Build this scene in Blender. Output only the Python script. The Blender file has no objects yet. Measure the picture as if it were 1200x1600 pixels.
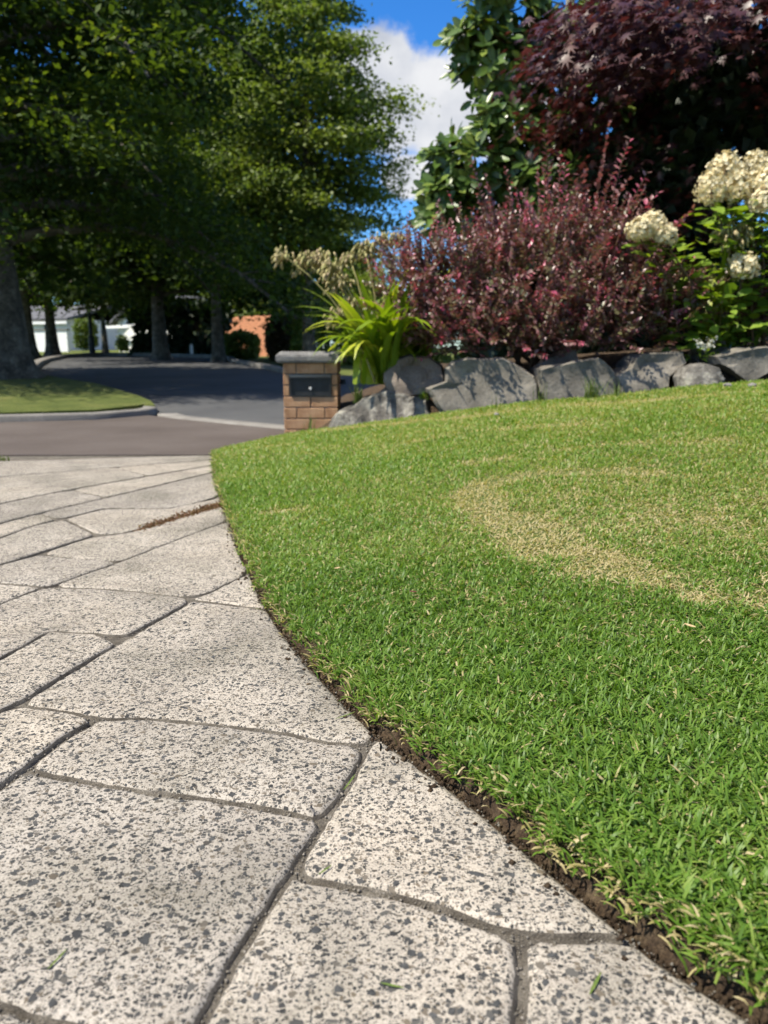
import bpy, bmesh, math, random
import numpy as np
from mathutils import Vector, Matrix, noise

rng = np.random.default_rng(7)
random.seed(7)
sc = bpy.context.scene
COL = sc.collection

# ------------------------------------------------------------------ camera, sky, sun, exposure
FPX = 1200.0                       # focal length in photo pixels (photo 1200 x 1600)
CAM_Z = 0.45
PITCH = math.atan(250 / FPX)
cam_d = bpy.data.cameras.new('camera')
cam = bpy.data.objects.new('camera', cam_d)
COL.objects.link(cam)
cam.location = (0, 0, CAM_Z)
cam.rotation_euler = (math.pi / 2 - PITCH, 0, 0)
cam_d.sensor_fit = 'VERTICAL'
cam_d.sensor_height = 36.0
cam_d.lens = 36.0 * FPX / 1600
cam_d.clip_start = 0.02
cam_d.clip_end = 3000
cam_d.dof.use_dof = True
cam_d.dof.focus_distance = 1.1
cam_d.dof.aperture_fstop = 6.6
sc.camera = cam

SUN_EL = math.radians(58)
SUN_AZ = math.radians(-110)        # clockwise from +Y (the view direction): left, a little behind
sun_dir = Vector((math.sin(SUN_AZ) * math.cos(SUN_EL), math.cos(SUN_AZ) * math.cos(SUN_EL), math.sin(SUN_EL)))
sl = bpy.data.lights.new('sun', 'SUN')
sl.energy = 4.8
sl.angle = math.radians(0.5)
sl.color = (1.0, 0.93, 0.80)
so = bpy.data.objects.new('sun', sl)
COL.objects.link(so)
so.rotation_euler = sun_dir.to_track_quat('Z', 'Y').to_euler()

sc.view_settings.view_transform = 'Standard'
sc.view_settings.look = 'None'
sc.view_settings.gamma = 1
sc.view_settings.exposure = 0.85
sc.render.engine = 'CYCLES'
sc.cycles.max_bounces = 7
sc.cycles.diffuse_bounces = 3
sc.cycles.glossy_bounces = 2
sc.cycles.transmission_bounces = 4
sc.cycles.sample_clamp_indirect = 6
sc.cycles.use_denoising = True
sc.cycles.use_adaptive_sampling = True
sc.cycles.adaptive_threshold = .025

CP, SP = math.cos(PITCH), math.sin(PITCH)


def ray(u, v):
    x = (u - 600) / FPX
    y = -(v - 800) / FPX
    return Vector((x, CP + y * SP, -SP + y * CP))


def at(u, v, Y):
    """world point on the line of sight of photo pixel (u, v) at world distance Y ahead"""
    d = ray(u, v)
    return Vector((0, 0, CAM_Z)) + d * (Y / d.y)


w = bpy.data.worlds.new('World')
sc.world = w
w.use_nodes = True


def build_world():
    nt = w.node_tree
    N, L = nt.nodes, nt.links
    N.clear()
    out = N.new('ShaderNodeOutputWorld')
    sky = N.new('ShaderNodeTexSky')
    sky.sky_type = 'NISHITA'
    sky.sun_disc = False
    sky.sun_elevation = SUN_EL
    sky.sun_rotation = SUN_AZ
    sky.air_density = 1.0
    sky.dust_density = 0.15
    sky.ozone_density = 4.0
    hs = N.new('ShaderNodeHueSaturation')
    hs.inputs['Saturation'].default_value = 1.3
    hs.inputs['Value'].default_value = 1.0
    L.new(sky.outputs[0], hs.inputs['Color'])
    b1 = N.new('ShaderNodeBackground')
    b1.inputs['Strength'].default_value = 0.10
    tint = N.new('ShaderNodeMix'); tint.data_type = 'RGBA'; tint.blend_type = 'MULTIPLY'
    tint.inputs[0].default_value = 1; tint.inputs[7].default_value = (.70, .90, 1.12, 1)
    L.new(hs.outputs[0], tint.inputs[6])
    L.new(tint.outputs[2], b1.inputs['Color'])
    tc = N.new('ShaderNodeTexCoord')
    # cumulus in view plus added unseen clouds: soft lumps round a few directions, broken by noise
    dirs = []
    for (u, v, r) in [(655, 150, .10), (590, 125, .10), (695, 175, .10), (770, 150, .12), (612, 175, .09), (640, 275, .05), (700, 285, .05)]:
        dirs.append((ray(u, v).normalized(), r))
    r2 = random.Random(4)
    for k in range(26):  # added clouds out of view, made large to whiten the ambient light
        az = r2.uniform(40, 320)
        el = r2.uniform(12, 75)
        a, e = math.radians(az), math.radians(el)
        dirs.append((Vector((math.sin(a) * math.cos(e), math.cos(a) * math.cos(e), math.sin(e))), r2.uniform(.18, .4)))
    acc = None
    for d, r in dirs:
        sub = N.new('ShaderNodeVectorMath'); sub.operation = 'SUBTRACT'
        L.new(tc.outputs['Generated'], sub.inputs[0]); sub.inputs[1].default_value = d
        mul = N.new('ShaderNodeVectorMath'); mul.operation = 'MULTIPLY'
        L.new(sub.outputs[0], mul.inputs[0]); mul.inputs[1].default_value = (1, 1, 1.25)
        ln = N.new('ShaderNodeVectorMath'); ln.operation = 'LENGTH'
        L.new(mul.outputs[0], ln.inputs[0])
        mr = N.new('ShaderNodeMapRange'); mr.clamp = True
        mr.inputs['From Min'].default_value = 0; mr.inputs['From Max'].default_value = r
        mr.inputs['To Min'].default_value = 1; mr.inputs['To Max'].default_value = 0
        L.new(ln.outputs['Value'], mr.inputs['Value'])
        if acc is None:
            acc = mr.outputs[0]
        else:
            mx = N.new('ShaderNodeMath'); mx.operation = 'MAXIMUM'
            L.new(acc, mx.inputs[0]); L.new(mr.outputs[0], mx.inputs[1])
            acc = mx.outputs[0]
    nz = N.new('ShaderNodeTexNoise')
    nz.inputs['Scale'].default_value = 16; nz.inputs['Detail'].default_value = 9; nz.inputs['Roughness'].default_value = .58
    L.new(tc.outputs['Generated'], nz.inputs['Vector'])
    ad = N.new('ShaderNodeMath'); ad.operation = 'MULTIPLY_ADD'
    L.new(nz.outputs[0], ad.inputs[0]); ad.inputs[1].default_value = 1.1; L.new(acc, ad.inputs[2])
    dens = N.new('ShaderNodeMapRange'); dens.interpolation_type = 'SMOOTHSTEP'
    dens.inputs['From Min'].default_value = .78; dens.inputs['From Max'].default_value = 1.02
    L.new(ad.outputs[0], dens.inputs['Value'])
    nz2 = N.new('ShaderNodeTexNoise')
    nz2.inputs['Scale'].default_value = 9; nz2.inputs['Detail'].default_value = 6
    L.new(tc.outputs['Generated'], nz2.inputs['Vector'])
    cr = N.new('ShaderNodeValToRGB')
    cr.color_ramp.elements[0].position = .35; cr.color_ramp.elements[0].color = (.50, .55, .66, 1)
    cr.color_ramp.elements[1].position = .62; cr.color_ramp.elements[1].color = (.93, .94, .97, 1)
    L.new(nz2.outputs[0], cr.inputs[0])
    b2 = N.new('ShaderNodeBackground'); b2.inputs['Strength'].default_value = .52
    L.new(cr.outputs[0], b2.inputs['Color'])
    ms = N.new('ShaderNodeMixShader')
    L.new(dens.outputs[0], ms.inputs[0]); L.new(b1.outputs[0], ms.inputs[1]); L.new(b2.outputs[0], ms.inputs[2])
    L.new(ms.outputs[0], out.inputs['Surface'])


build_world()

# ------------------------------------------------------------------ heights of the place
SLOPE = 0.042


def gz(y):
    """street-level ground height along the view direction"""
    pts = [(-30, 30 * SLOPE), (5.05, -5.05 * SLOPE), (9, -0.235), (14, -.17), (35, 0.30), (60, 0.75), (600, 1.0)]
    if y <= pts[0][0]:
        return pts[0][1]
    for (a, za), (b, zb) in zip(pts, pts[1:]):
        if y <= b:
            return za + (zb - za) * (y - a) / (b - a)
    return pts[-1][1]


def on_drive(u, v):
    d = ray(u, v)
    t = CAM_Z / (-d.z - SLOPE * d.y)
    return Vector((0, 0, CAM_Z)) + d * t


def on_ground(u, v):
    d = ray(u, v)
    Y = 6.0
    lo, hi = 0.3, 90.0
    for _ in range(60):
        mid = (lo + hi) / 2
        z = CAM_Z + d.z * mid / d.y
        if z > gz(mid):
            lo = mid
        else:
            hi = mid
    p = Vector((0, 0, CAM_Z)) + d * (lo / d.y)
    p.z = gz(p.y)
    return p


EDGE_PX = [(331, 709), (333, 740), (345, 780), (360, 820), (375, 865), (392, 905), (418, 955), (440, 985), (480, 1035), (520, 1078),
           (560, 1118), (593, 1149), (650, 1189), (692, 1218), (750, 1264), (803, 1309), (860, 1357), (908, 1397), (960, 1440), (1013, 1484),
           (1112, 1548), (1182, 1590), (1320, 1690), (1500, 1820)]
EDGE = [on_drive(*p) for p in EDGE_PX]
EY = np.array([p.y for p in EDGE][::-1]); EX = np.array([p.x for p in EDGE][::-1])


def edge_x(y):
    return np.interp(y, EY, EX)


FAR_PX = [(331, 703, 5.0), (380, 692, 5.3), (445, 680, 5.65), (520, 668, 5.7), (610, 656, 5.45), (700, 645, 5.3), (840, 627, 5.2), (960, 617, 5.1), (1060, 607, 5.02), (1200, 594, 4.95), (1500, 572, 4.8), (1900, 556, 4.6)]
FARP = [at(*p) for p in FAR_PX]
FX = np.array([p.x for p in FARP]); FY = np.array([p.y for p in FARP]); FZ = np.array([p.z for p in FARP])


def smooth(a, b, x):
    t = np.clip((x - a) / (b - a), 0, 1)
    return t * t * (3 - 2 * t)


def lawn_z(x, y):
    x = np.asarray(x, float); y = np.asarray(y, float)
    d = np.maximum(x - edge_x(y), 0)
    near = -SLOPE * y + 0.022 + (0.03 + 0.10 * smooth(.3, 3.8, y)) * d - .012 * d * d * (1 - smooth(1, 4, y))
    # meet the measured far line
    yf = np.interp(x, FX, FY); zf = np.interp(x, FX, FZ)
    dn = np.maximum(x - edge_x(yf), 0)
    fz = -SLOPE * yf + 0.022 + 0.13 * dn
    k = smooth(1.2, 5.0, y)
    return near + (zf - fz) * k + .006 * np.sin(x * 3.1 + y * 2.3) * np.sin(y * 2.9 - x * 1.7)


# ------------------------------------------------------------------ helpers: objects
def tag(o, label=None, cat=None, group=None, kind=None):
    if label: o['label'] = label
    if cat: o['category'] = cat
    if group: o['group'] = group
    if kind: o['kind'] = kind
    return o


def empty(name, loc, label, cat, group=None):
    o = bpy.data.objects.new(name, None)
    o.empty_display_size = .1
    COL.objects.link(o)
    o.location = loc
    return tag(o, label, cat, group)


def adopt(o, parent):
    """parent o, keeping its own world coordinates (things are never rotated or scaled at their root)"""
    o.parent = parent
    loc = Vector((0, 0, 0)); p = parent
    while p is not None:
        loc += p.location
        p = p.parent if (p.parent is not None and p.matrix_parent_inverse == Matrix.Identity(4)) else None
    o.matrix_parent_inverse = Matrix.Translation(-Vector(parent.location)) if parent.parent is None else Matrix.Identity(4)


def link(name, me, mat=None, parent=None, smooth_shade=False, origin=None):
    if mat is not None and not me.materials:
        me.materials.append(mat)
    o = bpy.data.objects.new(name, me)
    COL.objects.link(o)
    if smooth_shade:
        me.polygons.foreach_set('use_smooth', [True] * len(me.polygons))
    if origin is not None:
        me.transform(Matrix.Translation(-Vector(origin)))
        o.location = origin
    if parent is not None:
        adopt(o, parent)
    return o


def raw_mesh(name, V, T, attrs=None):
    """fast mesh from (n,3) verts and (m,k) faces; attrs = dict name -> per-vertex floats"""
    V = np.asarray(V, np.float32); T = np.asarray(T, np.int32)
    k = T.shape[1]
    me = bpy.data.meshes.new(name)
    me.vertices.add(len(V)); me.vertices.foreach_set('co', V.ravel())
    me.loops.add(T.size); me.loops.foreach_set('vertex_index', T.ravel())
    me.polygons.add(len(T))
    me.polygons.foreach_set('loop_start', np.arange(0, T.size, k, dtype=np.int32))
    me.polygons.foreach_set('loop_total', np.full(len(T), k, np.int32))
    me.update(calc_edges=True)
    for an, a in (attrs or {}).items():
        at_ = me.attributes.new(an, 'FLOAT', 'POINT')
        at_.data.foreach_set('value', np.asarray(a, np.float32))
    return me


class MB:
    """collects boxes, tubes and loose faces into one mesh"""
    def __init__(s):
        s.v = []; s.f = []

    def add(s, vs, fs):
        b = len(s.v)
        s.v.extend([tuple(q) for q in vs])
        s.f.extend([tuple(i + b for i in f) for f in fs])
        return s

    def box(s, x0, x1, y0, y1, z0, z1, M=None):
        vs = [Vector((x, y, z)) for z in (z0, z1) for y in (y0, y1) for x in (x0, x1)]
        if M is not None:
            vs = [M @ q for q in vs]
        return s.add(vs, [(0, 2, 3, 1), (4, 5, 7, 6), (0, 1, 5, 4), (2, 6, 7, 3), (0, 4, 6, 2), (1, 3, 7, 5)])

    def tube(s, pts, rad, n=6, cap=True):
        pts = [Vector(p) for p in pts]
        rings = []
        up = Vector((0.31, 0.17, 0.93))
        b = len(s.v)
        for i, p in enumerate(pts):
            d = (pts[min(i + 1, len(pts) - 1)] - pts[max(i - 1, 0)]).normalized()
            a = d.cross(up)
            if a.length < 1e-3:
                a = d.cross(Vector((1, 0, 0)))
            a.normalize(); c = d.cross(a)
            r = rad[i] if hasattr(rad, '__len__') else rad
            for j in range(n):
                t = 2 * math.pi * j / n
                s.v.append(tuple(p + a * (r * math.cos(t)) + c * (r * math.sin(t))))
        for i in range(len(pts) - 1):
            for j in range(n):
                s.f.append((b + i * n + j, b + i * n + (j + 1) % n, b + (i + 1) * n + (j + 1) % n, b + (i + 1) * n + j))
        if cap:
            s.f.append(tuple(b + j for j in range(n))[::-1])
            s.f.append(tuple(b + (len(pts) - 1) * n + j for j in range(n)))
        return s

    def mesh(s, name):
        me = bpy.data.meshes.new(name)
        me.from_pydata(s.v, [], s.f)
        me.update()
        return me

    def build(s, name, mat, parent=None, smooth_shade=False, origin=None, bevel=0):
        me = s.mesh(name)
        bm = bmesh.new(); bm.from_mesh(me)
        if bevel:
            bmesh.ops.bevel(bm, geom=bm.edges[:], offset=bevel, segments=2, affect='EDGES')
        bmesh.ops.recalc_face_normals(bm, faces=bm.faces)
        bm.to_mesh(me); bm.free()
        return link(name, me, mat, parent, smooth_shade, origin)


# ------------------------------------------------------------------ helpers: materials
def new_mat(name):
    m = bpy.data.materials.new(name)
    m.use_nodes = True
    nt = m.node_tree
    nt.nodes.clear()
    out = nt.nodes.new('ShaderNodeOutputMaterial')
    return m, nt.nodes, nt.links, out


def ramp(N, cols, pos=None, interp='LINEAR'):
    r = N.new('ShaderNodeValToRGB')
    r.color_ramp.interpolation = interp
    e = r.color_ramp.elements
    n = len(cols)
    pos = pos or [i / (n - 1) for i in range(n)]
    e[0].position = pos[0]; e[0].color = (*cols[0], 1)
    e[1].position = pos[-1]; e[1].color = (*cols[-1], 1)
    for p, c in list(zip(pos, cols))[1:-1]:
        q = e.new(p); q.color = (*c, 1)
    return r


def noise_node(N, L, scale, detail=6, rough=.55, vec=None, dist=0):
    n = N.new('ShaderNodeTexNoise')
    n.inputs['Scale'].default_value = scale
    n.inputs['Detail'].default_value = detail
    n.inputs['Roughness'].default_value = rough
    n.inputs['Distortion'].default_value = dist
    if vec is not None:
        L.new(vec, n.inputs['Vector'])
    return n


def mix_rgb(N, L, fac, a, b, blend='MIX'):
    m = N.new('ShaderNodeMix')
    m.data_type = 'RGBA'; m.blend_type = blend
    for sock, val in ((m.inputs[0], fac), (m.inputs[6], a), (m.inputs[7], b)):
        if hasattr(val, 'is_linked'):
            L.new(val, sock)
        elif isinstance(val, (int, float)):
            sock.default_value = val
        else:
            sock.default_value = (*val, 1)
    return m.outputs[2]


def rough_mat(name, cols, scale=8, pos=None, rough=.9, bump=.3, bscale=60, fine=None, detail=8, bdist=.01):
    m, N, L, out = new_mat(name)
    p = N.new('ShaderNodeBsdfPrincipled')
    p.inputs['Roughness'].default_value = rough
    p.inputs['Specular IOR Level'].default_value = .25
    tc = N.new('ShaderNodeTexCoord')
    n1 = noise_node(N, L, scale, detail, .6, tc.outputs['Object'])
    r = ramp(N, cols, pos or [.3 + .4 * i / (len(cols) - 1) for i in range(len(cols))])
    L.new(n1.outputs[0], r.inputs[0])
    col = r.outputs[0]
    if fine:
        n3 = noise_node(N, L, fine[0], 3, .6, tc.outputs['Object'])
        r3 = ramp(N, [(1 - fine[1],) * 3, (1 + fine[1],) * 3], [.3, .7])
        L.new(n3.outputs[0], r3.inputs[0])
        col = mix_rgb(N, L, 1.0, col, r3.outputs[0], 'MULTIPLY')
    L.new(col, p.inputs['Base Color'])
    if bump:
        n2 = noise_node(N, L, bscale, 8, .65, tc.outputs['Object'])
        b = N.new('ShaderNodeBump'); b.inputs['Strength'].default_value = bump; b.inputs['Distance'].default_value = bdist
        L.new(n2.outputs[0], b.inputs['Height']); L.new(b.outputs[0], p.inputs['Normal'])
    L.new(p.outputs[0], out.inputs[0])
    return m


def leaf_mat(name, cols, pos=None, rough=.5, transl=.35, tcol=None, spec=.4, under=None):
    """foliage: colour from the per-leaf number 'rnd' (or the object's own), light passing through the blade"""
    m, N, L, out = new_mat(name)
    a = N.new('ShaderNodeAttribute'); a.attribute_name = 'rnd'
    oi = N.new('ShaderNodeObjectInfo')
    ad = N.new('ShaderNodeMath'); ad.operation = 'ADD'
    fr = N.new('ShaderNodeMath'); fr.operation = 'FRACT'
    L.new(a.outputs['Fac'], ad.inputs[0])
    flag = N.new('ShaderNodeAttribute'); flag.attribute_name = 'solo'
    mu = N.new('ShaderNodeMath'); mu.operation = 'MULTIPLY'
    L.new(flag.outputs['Fac'], mu.inputs[0]); L.new(oi.outputs['Random'], mu.inputs[1])
    L.new(mu.outputs[0], ad.inputs[1]); L.new(ad.outputs[0], fr.inputs[0])
    r = ramp(N, cols, pos)
    L.new(fr.outputs[0], r.inputs[0])
    col = r.outputs[0]
    if under:
        ge = N.new('ShaderNodeNewGeometry')
        col2 = mix_rgb(N, L, ge.outputs['Backfacing'], col, under)
    else:
        col2 = col
    p = N.new('ShaderNodeBsdfPrincipled')
    p.inputs['Roughness'].default_value = rough
    p.inputs['Specular IOR Level'].default_value = spec
    L.new(col2, p.inputs['Base Color'])
    t = N.new('ShaderNodeBsdfTranslucent')
    tc = mix_rgb(N, L, 1.0, col, tcol or (1.5, 1.5, .6), 'MULTIPLY')
    L.new(tc, t.inputs['Color'])
    ms = N.new('ShaderNodeMixShader'); ms.inputs[0].default_value = transl
    L.new(p.outputs[0], ms.inputs[1]); L.new(t.outputs[0], ms.inputs[2])
    L.new(ms.outputs[0], out.inputs[0])
    return m


def aggregate_mat():
    m, N, L, out = new_mat('exposed_aggregate')
    p = N.new('ShaderNodeBsdfPrincipled')
    p.inputs['Roughness'].default_value = .85
    p.inputs['Specular IOR Level'].default_value = .15
    tc = N.new('ShaderNodeTexCoord')
    wob = noise_node(N, L, 220, 3, .5, tc.outputs['Object'])
    vm = N.new('ShaderNodeVectorMath'); vm.operation = 'MULTIPLY_ADD'
    L.new(wob.outputs['Color'], vm.inputs[0]); vm.inputs[1].default_value = (.0026,) * 3; L.new(tc.outputs['Object'], vm.inputs[2])
    # cement and sand
    n1 = noise_node(N, L, 5, 6, .6, tc.outputs['Object'])
    r1 = ramp(N, [(.27, .247, .214), (.375, .342, .297), (.44, .405, .357)], [.3, .5, .72])
    L.new(n1.outputs[0], r1.inputs[0])
    n2 = noise_node(N, L, 520, 4, .7, tc.outputs['Object'])
    r2 = ramp(N, [(.45, .42, .38), (1, 1, 1), (1.25, 1.24, 1.2)], [.33, .5, .68])
    L.new(n2.outputs[0], r2.inputs[0])
    col = mix_rgb(N, L, 1.0, r1.outputs[0], r2.outputs[0], 'MULTIPLY')
    height = None
    for scale, share, edge in ((420, .36, .10), (230, .32, .09), (130, .13, .12)):
        v1 = N.new('ShaderNodeTexVoronoi'); v1.feature = 'F1'; v1.inputs['Scale'].default_value = scale
        v2 = N.new('ShaderNodeTexVoronoi'); v2.feature = 'DISTANCE_TO_EDGE'; v2.inputs['Scale'].default_value = scale
        L.new(vm.outputs[0], v1.inputs['Vector']); L.new(vm.outputs[0], v2.inputs['Vector'])
        sp = N.new('ShaderNodeSeparateColor'); L.new(v1.outputs['Color'], sp.inputs[0])
        lt = N.new('ShaderNodeMath'); lt.operation = 'LESS_THAN'; lt.inputs[1].default_value = share
        L.new(sp.outputs[0], lt.inputs[0])
        ed = N.new('ShaderNodeMapRange'); ed.inputs['From Min'].default_value = edge; ed.inputs['From Max'].default_value = edge + .035
        L.new(v2.outputs['Distance'], ed.inputs['Value'])
        mk = N.new('ShaderNodeMath'); mk.operation = 'MULTIPLY'
        L.new(lt.outputs[0], mk.inputs[0]); L.new(ed.outputs[0], mk.inputs[1])
        cr = ramp(N, [(.03, .031, .031), (.06, .06, .06), (.10, .097, .09), (.15, .125, .095), (.045, .045, .045)], [0, .35, .6, .85, 1])
        L.new(sp.outputs[1], cr.inputs[0])
        col = mix_rgb(N, L, mk.outputs[0], col, cr.outputs[0])
        if height is None:
            height = mk.outputs[0]
        else:
            mx = N.new('ShaderNodeMath'); mx.operation = 'MAXIMUM'
            L.new(height, mx.inputs[0]); L.new(mk.outputs[0], mx.inputs[1]); height = mx.outputs[0]
    # grime in broad stains
    n3 = noise_node(N, L, 2.6, 7, .62, tc.outputs['Object'])
    r3 = ramp(N, [(.74, .75, .72), (1, 1, 1), (1.05, 1.03, 1)], [.32, .5, .7])
    L.new(n3.outputs[0], r3.inputs[0])
    col = mix_rgb(N, L, 1.0, col, r3.outputs[0], 'MULTIPLY')
    oi = N.new('ShaderNodeObjectInfo')
    ro = ramp(N, [(.88, .88, .885), (1.0, .99, .97), (1.07, 1.055, 1.03)], [0, .5, 1])
    L.new(oi.outputs['Random'], ro.inputs[0])
    col = mix_rgb(N, L, 1.0, col, ro.outputs[0], 'MULTIPLY')
    n5 = noise_node(N, L, 14, 8, .7, tc.outputs['Object'], .6)
    r5 = ramp(N, [(.70, .70, .67), (1, 1, 1), (1.04, 1.03, 1.0)], [.36, .46, .7])
    L.new(n5.outputs[0], r5.inputs[0])
    col = mix_rgb(N, L, .55, col, r5.outputs[0], 'MULTIPLY')
    L.new(col, p.inputs['Base Color'])
    n4 = noise_node(N, L, 260, 5, .7, tc.outputs['Object'])
    sm = N.new('ShaderNodeMath'); sm.operation = 'MULTIPLY_ADD'
    L.new(height, sm.inputs[0]); sm.inputs[1].default_value = .45; L.new(n4.outputs[0], sm.inputs[2])
    b = N.new('ShaderNodeBump'); b.inputs['Strength'].default_value = .55; b.inputs['Distance'].default_value = .002
    L.new(sm.outputs[0], b.inputs['Height']); L.new(b.outputs[0], p.inputs['Normal'])
    L.new(p.outputs[0], out.inputs[0])
    return m


M = {}
M['aggregate'] = aggregate_mat()
M['chip'] = rough_mat('slate_chip', [(.025, .026, .026), (.05, .051, .051), (.09, .09, .088)], 90, rough=.9, bump=.2, bscale=900, bdist=.001)
M['groove'] = rough_mat('grout_and_joint_shade', [(.06, .052, .042), (.12, .105, .085), (.20, .18, .15)], 30, rough=.95, bump=1, bscale=420, fine=(800, .6), bdist=.004)
M['grit'] = rough_mat('joint_grit', [(.05, .048, .045), (.16, .145, .12), (.36, .33, .29)], 500, rough=.95, bump=0)
M['soil'] = rough_mat('soil', [(.025, .016, .010), (.065, .043, .026), (.125, .09, .055)], 60, rough=1, bump=1, bscale=180, fine=(400, .45), bdist=.01)
M['thatch'] = rough_mat('lawn_thatch', [(.045, .07, .014), (.08, .11, .024), (.12, .11, .045)], 30, rough=1, bump=.8, bscale=200, fine=(350, .5), bdist=.006)
M['verge'] = rough_mat('verge_grass', [(.07, .095, .02), (.11, .135, .03), (.165, .17, .05)], 2.2, rough=1, bump=1, bscale=45, fine=(28, .3), bdist=.04)
M['lane'] = rough_mat('lane_asphalt', [(.072, .058, .05), (.088, .072, .063), (.105, .088, .078)], 1.2, rough=.95, bump=.5, bscale=160, fine=(140, .25), bdist=.004)
M['street'] = rough_mat('street_asphalt', [(.055, .056, .058), (.072, .073, .074), (.09, .09, .09)], .7, rough=.95, bump=.5, bscale=120, fine=(110, .25), bdist=.004)
M['kerb'] = rough_mat('kerb_concrete', [(.13, .122, .11), (.19, .178, .16), (.25, .235, .21)], 3, rough=.95, bump=.4, bscale=90, fine=(80, .2), bdist=.004)
M['rock'] = rough_mat('basalt', [(.10, .09, .074), (.17, .154, .128), (.26, .236, .195)], 5.5, rough=.95, bump=.7, bscale=38, fine=(110, .25), bdist=.012)
M['rock_brown'] = rough_mat('brown_basalt', [(.13, .105, .085), (.20, .165, .135), (.28, .24, .195)], 5, rough=.95, bump=.7, bscale=38, fine=(90, .25), bdist=.012)
M['rock_lichen'] = rough_mat('lichen_basalt', [(.06, .055, .05), (.13, .12, .105), (.27, .255, .22), (.36, .34, .26)], 13, [.3, .47, .6, .72], rough=1, bump=1, bscale=45, fine=(120, .3), bdist=.02)
M['brick'] = rough_mat('brown_brick', [(.30, .16, .085), (.42, .245, .135), (.50, .32, .19)], 11, rough=.95, bump=.6, bscale=150, fine=(160, .2), bdist=.004)
M['mortar'] = rough_mat('mortar', [(.13, .12, .11), (.2, .19, .175)], 40, rough=1, bump=.5, bscale=200, bdist=.003)
M['cap'] = rough_mat('cap_concrete', [(.11, .105, .10), (.17, .165, .16), (.25, .245, .235)], 9, rough=.95, bump=.8, bscale=70, fine=(90, .3), bdist=.006)
M['bark'] = rough_mat('bark', [(.05, .043, .034), (.11, .098, .078), (.21, .195, .155)], 5, rough=1, bump=1, bscale=14, fine=(24, .35), bdist=.05)
M['twig'] = rough_mat('twig_bark', [(.09, .055, .035), (.16, .10, .06)], 20, rough=.9, bump=.3, bscale=80)
M['white_wall'] = rough_mat('white_wall', [(.76, .76, .74), (.82, .82, .8)], 1, rough=.8, bump=0)
M['grey_wall'] = rough_mat('grey_wall', [(.34, .37, .42), (.40, .43, .48)], 1, rough=.8, bump=0)
M['roof_grey'] = rough_mat('roof_grey', [(.085, .085, .09), (.13, .13, .14)], 2, rough=.85, bump=.3, bscale=12)
M['roof_tile'] = rough_mat('roof_tile', [(.42, .13, .07), (.52, .18, .10)], 3, rough=.85, bump=.4, bscale=14)
M['terracotta'] = rough_mat('terracotta_block', [(.58, .26, .15), (.66, .32, .19)], 2, rough=.9, bump=.4, bscale=20)
M['dark_metal'] = rough_mat('dark_metal', [(.02, .022, .024), (.035, .038, .042)], 20, rough=.45, bump=.05)
M['glass'] = rough_mat('dark_glass', [(.02, .025, .03), (.03, .035, .04)], 2, rough=.08, bump=0)
M['steel'] = rough_mat('steel', [(.5, .5, .5), (.6, .6, .6)], 20, rough=.35, bump=0)

M['grass'] = leaf_mat('grass_blade', [(.056, .118, .013), (.094, .184, .021), (.148, .245, .036), (.225, .295, .062), (.32, .30, .11), (.43, .355, .18), (.52, .44, .26)], [0, .22, .45, .62, .72, .84, 1], rough=.45, transl=.38, tcol=(1.3, 1.35, .5), spec=.3)
M['oak_leaf'] = leaf_mat('oak_leaf', [(.018, .034, .008), (.034, .062, .012), (.068, .108, .017), (.18, .215, .03)], [0, .45, .75, 1], spec=.2, rough=.65, transl=.42, tcol=(1.7, 1.6, .5))
M['mid_leaf'] = leaf_mat('mid_tree_leaf', [(.065, .105, .024), (.12, .17, .036), (.18, .22, .05), (.24, .26, .07)], [0, .4, .75, 1], rough=.55, transl=.35, tcol=(1.4, 1.5, .6))
M['dark_leaf'] = leaf_mat('hedge_and_shade_leaf', [(.012, .024, .012), (.022, .04, .016), (.035, .06, .02)], rough=.55, transl=.15)
M['bush_leaf'] = leaf_mat('bush_leaf', [(.06, .10, .018), (.10, .15, .025), (.15, .19, .035)], rough=.55, transl=.3)
M['bronze_leaf'] = leaf_mat('bronze_leaf', [(.03, .035, .015), (.06, .05, .02), (.09, .045, .03)], rough=.55, transl=.25)
M['magnolia_leaf'] = leaf_mat('magnolia_leaf', [(.04, .075, .016), (.065, .12, .022), (.11, .175, .03), (.19, .24, .045)], [0, .45, .8, 1], rough=.33, transl=.18, spec=.45, under=(.16, .09, .045))
M['maple_leaf'] = leaf_mat('maple_leaf', [(.034, .014, .017), (.055, .021, .024), (.085, .034, .036), (.12, .062, .052)], [0, .45, .8, 1], rough=.42, transl=.22, tcol=(1.6, .7, .6), spec=.4)
M['loro_leaf'] = leaf_mat('fringe_leaf', [(.085, .09, .035), (.165, .15, .075), (.14, .062, .06), (.205, .095, .10), (.28, .17, .15), (.40, .085, .14), (.52, .11, .20)], [0, .25, .4, .62, .8, .93, 1], rough=.36, transl=.25, tcol=(1.5, .8, .7), spec=.55)
M['hyd_leaf'] = leaf_mat('hydrangea_leaf', [(.10, .17, .02), (.17, .27, .03), (.25, .35, .045)], rough=.45, transl=.38, tcol=(1.4, 1.4, .4))
M['hyd_petal'] = leaf_mat('hydrangea_petal', [(.62, .52, .30), (.74, .66, .42), (.82, .76, .56), (.66, .44, .34)], [0, .4, .85, 1], rough=.6, transl=.3, tcol=(1, .95, .8))
M['aga_leaf'] = leaf_mat('strap_leaf', [(.13, .21, .015), (.23, .32, .02), (.34, .42, .03), (.44, .46, .06)], [0, .45, .8, 1], rough=.32, transl=.35, tcol=(1.3, 1.35, .4), spec=.5)
M['aga_seed'] = leaf_mat('seed_pod', [(.26, .26, .09), (.38, .35, .14), (.46, .39, .20), (.38, .29, .18)], rough=.7, transl=.25, tcol=(1.2, 1.1, .6))
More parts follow.
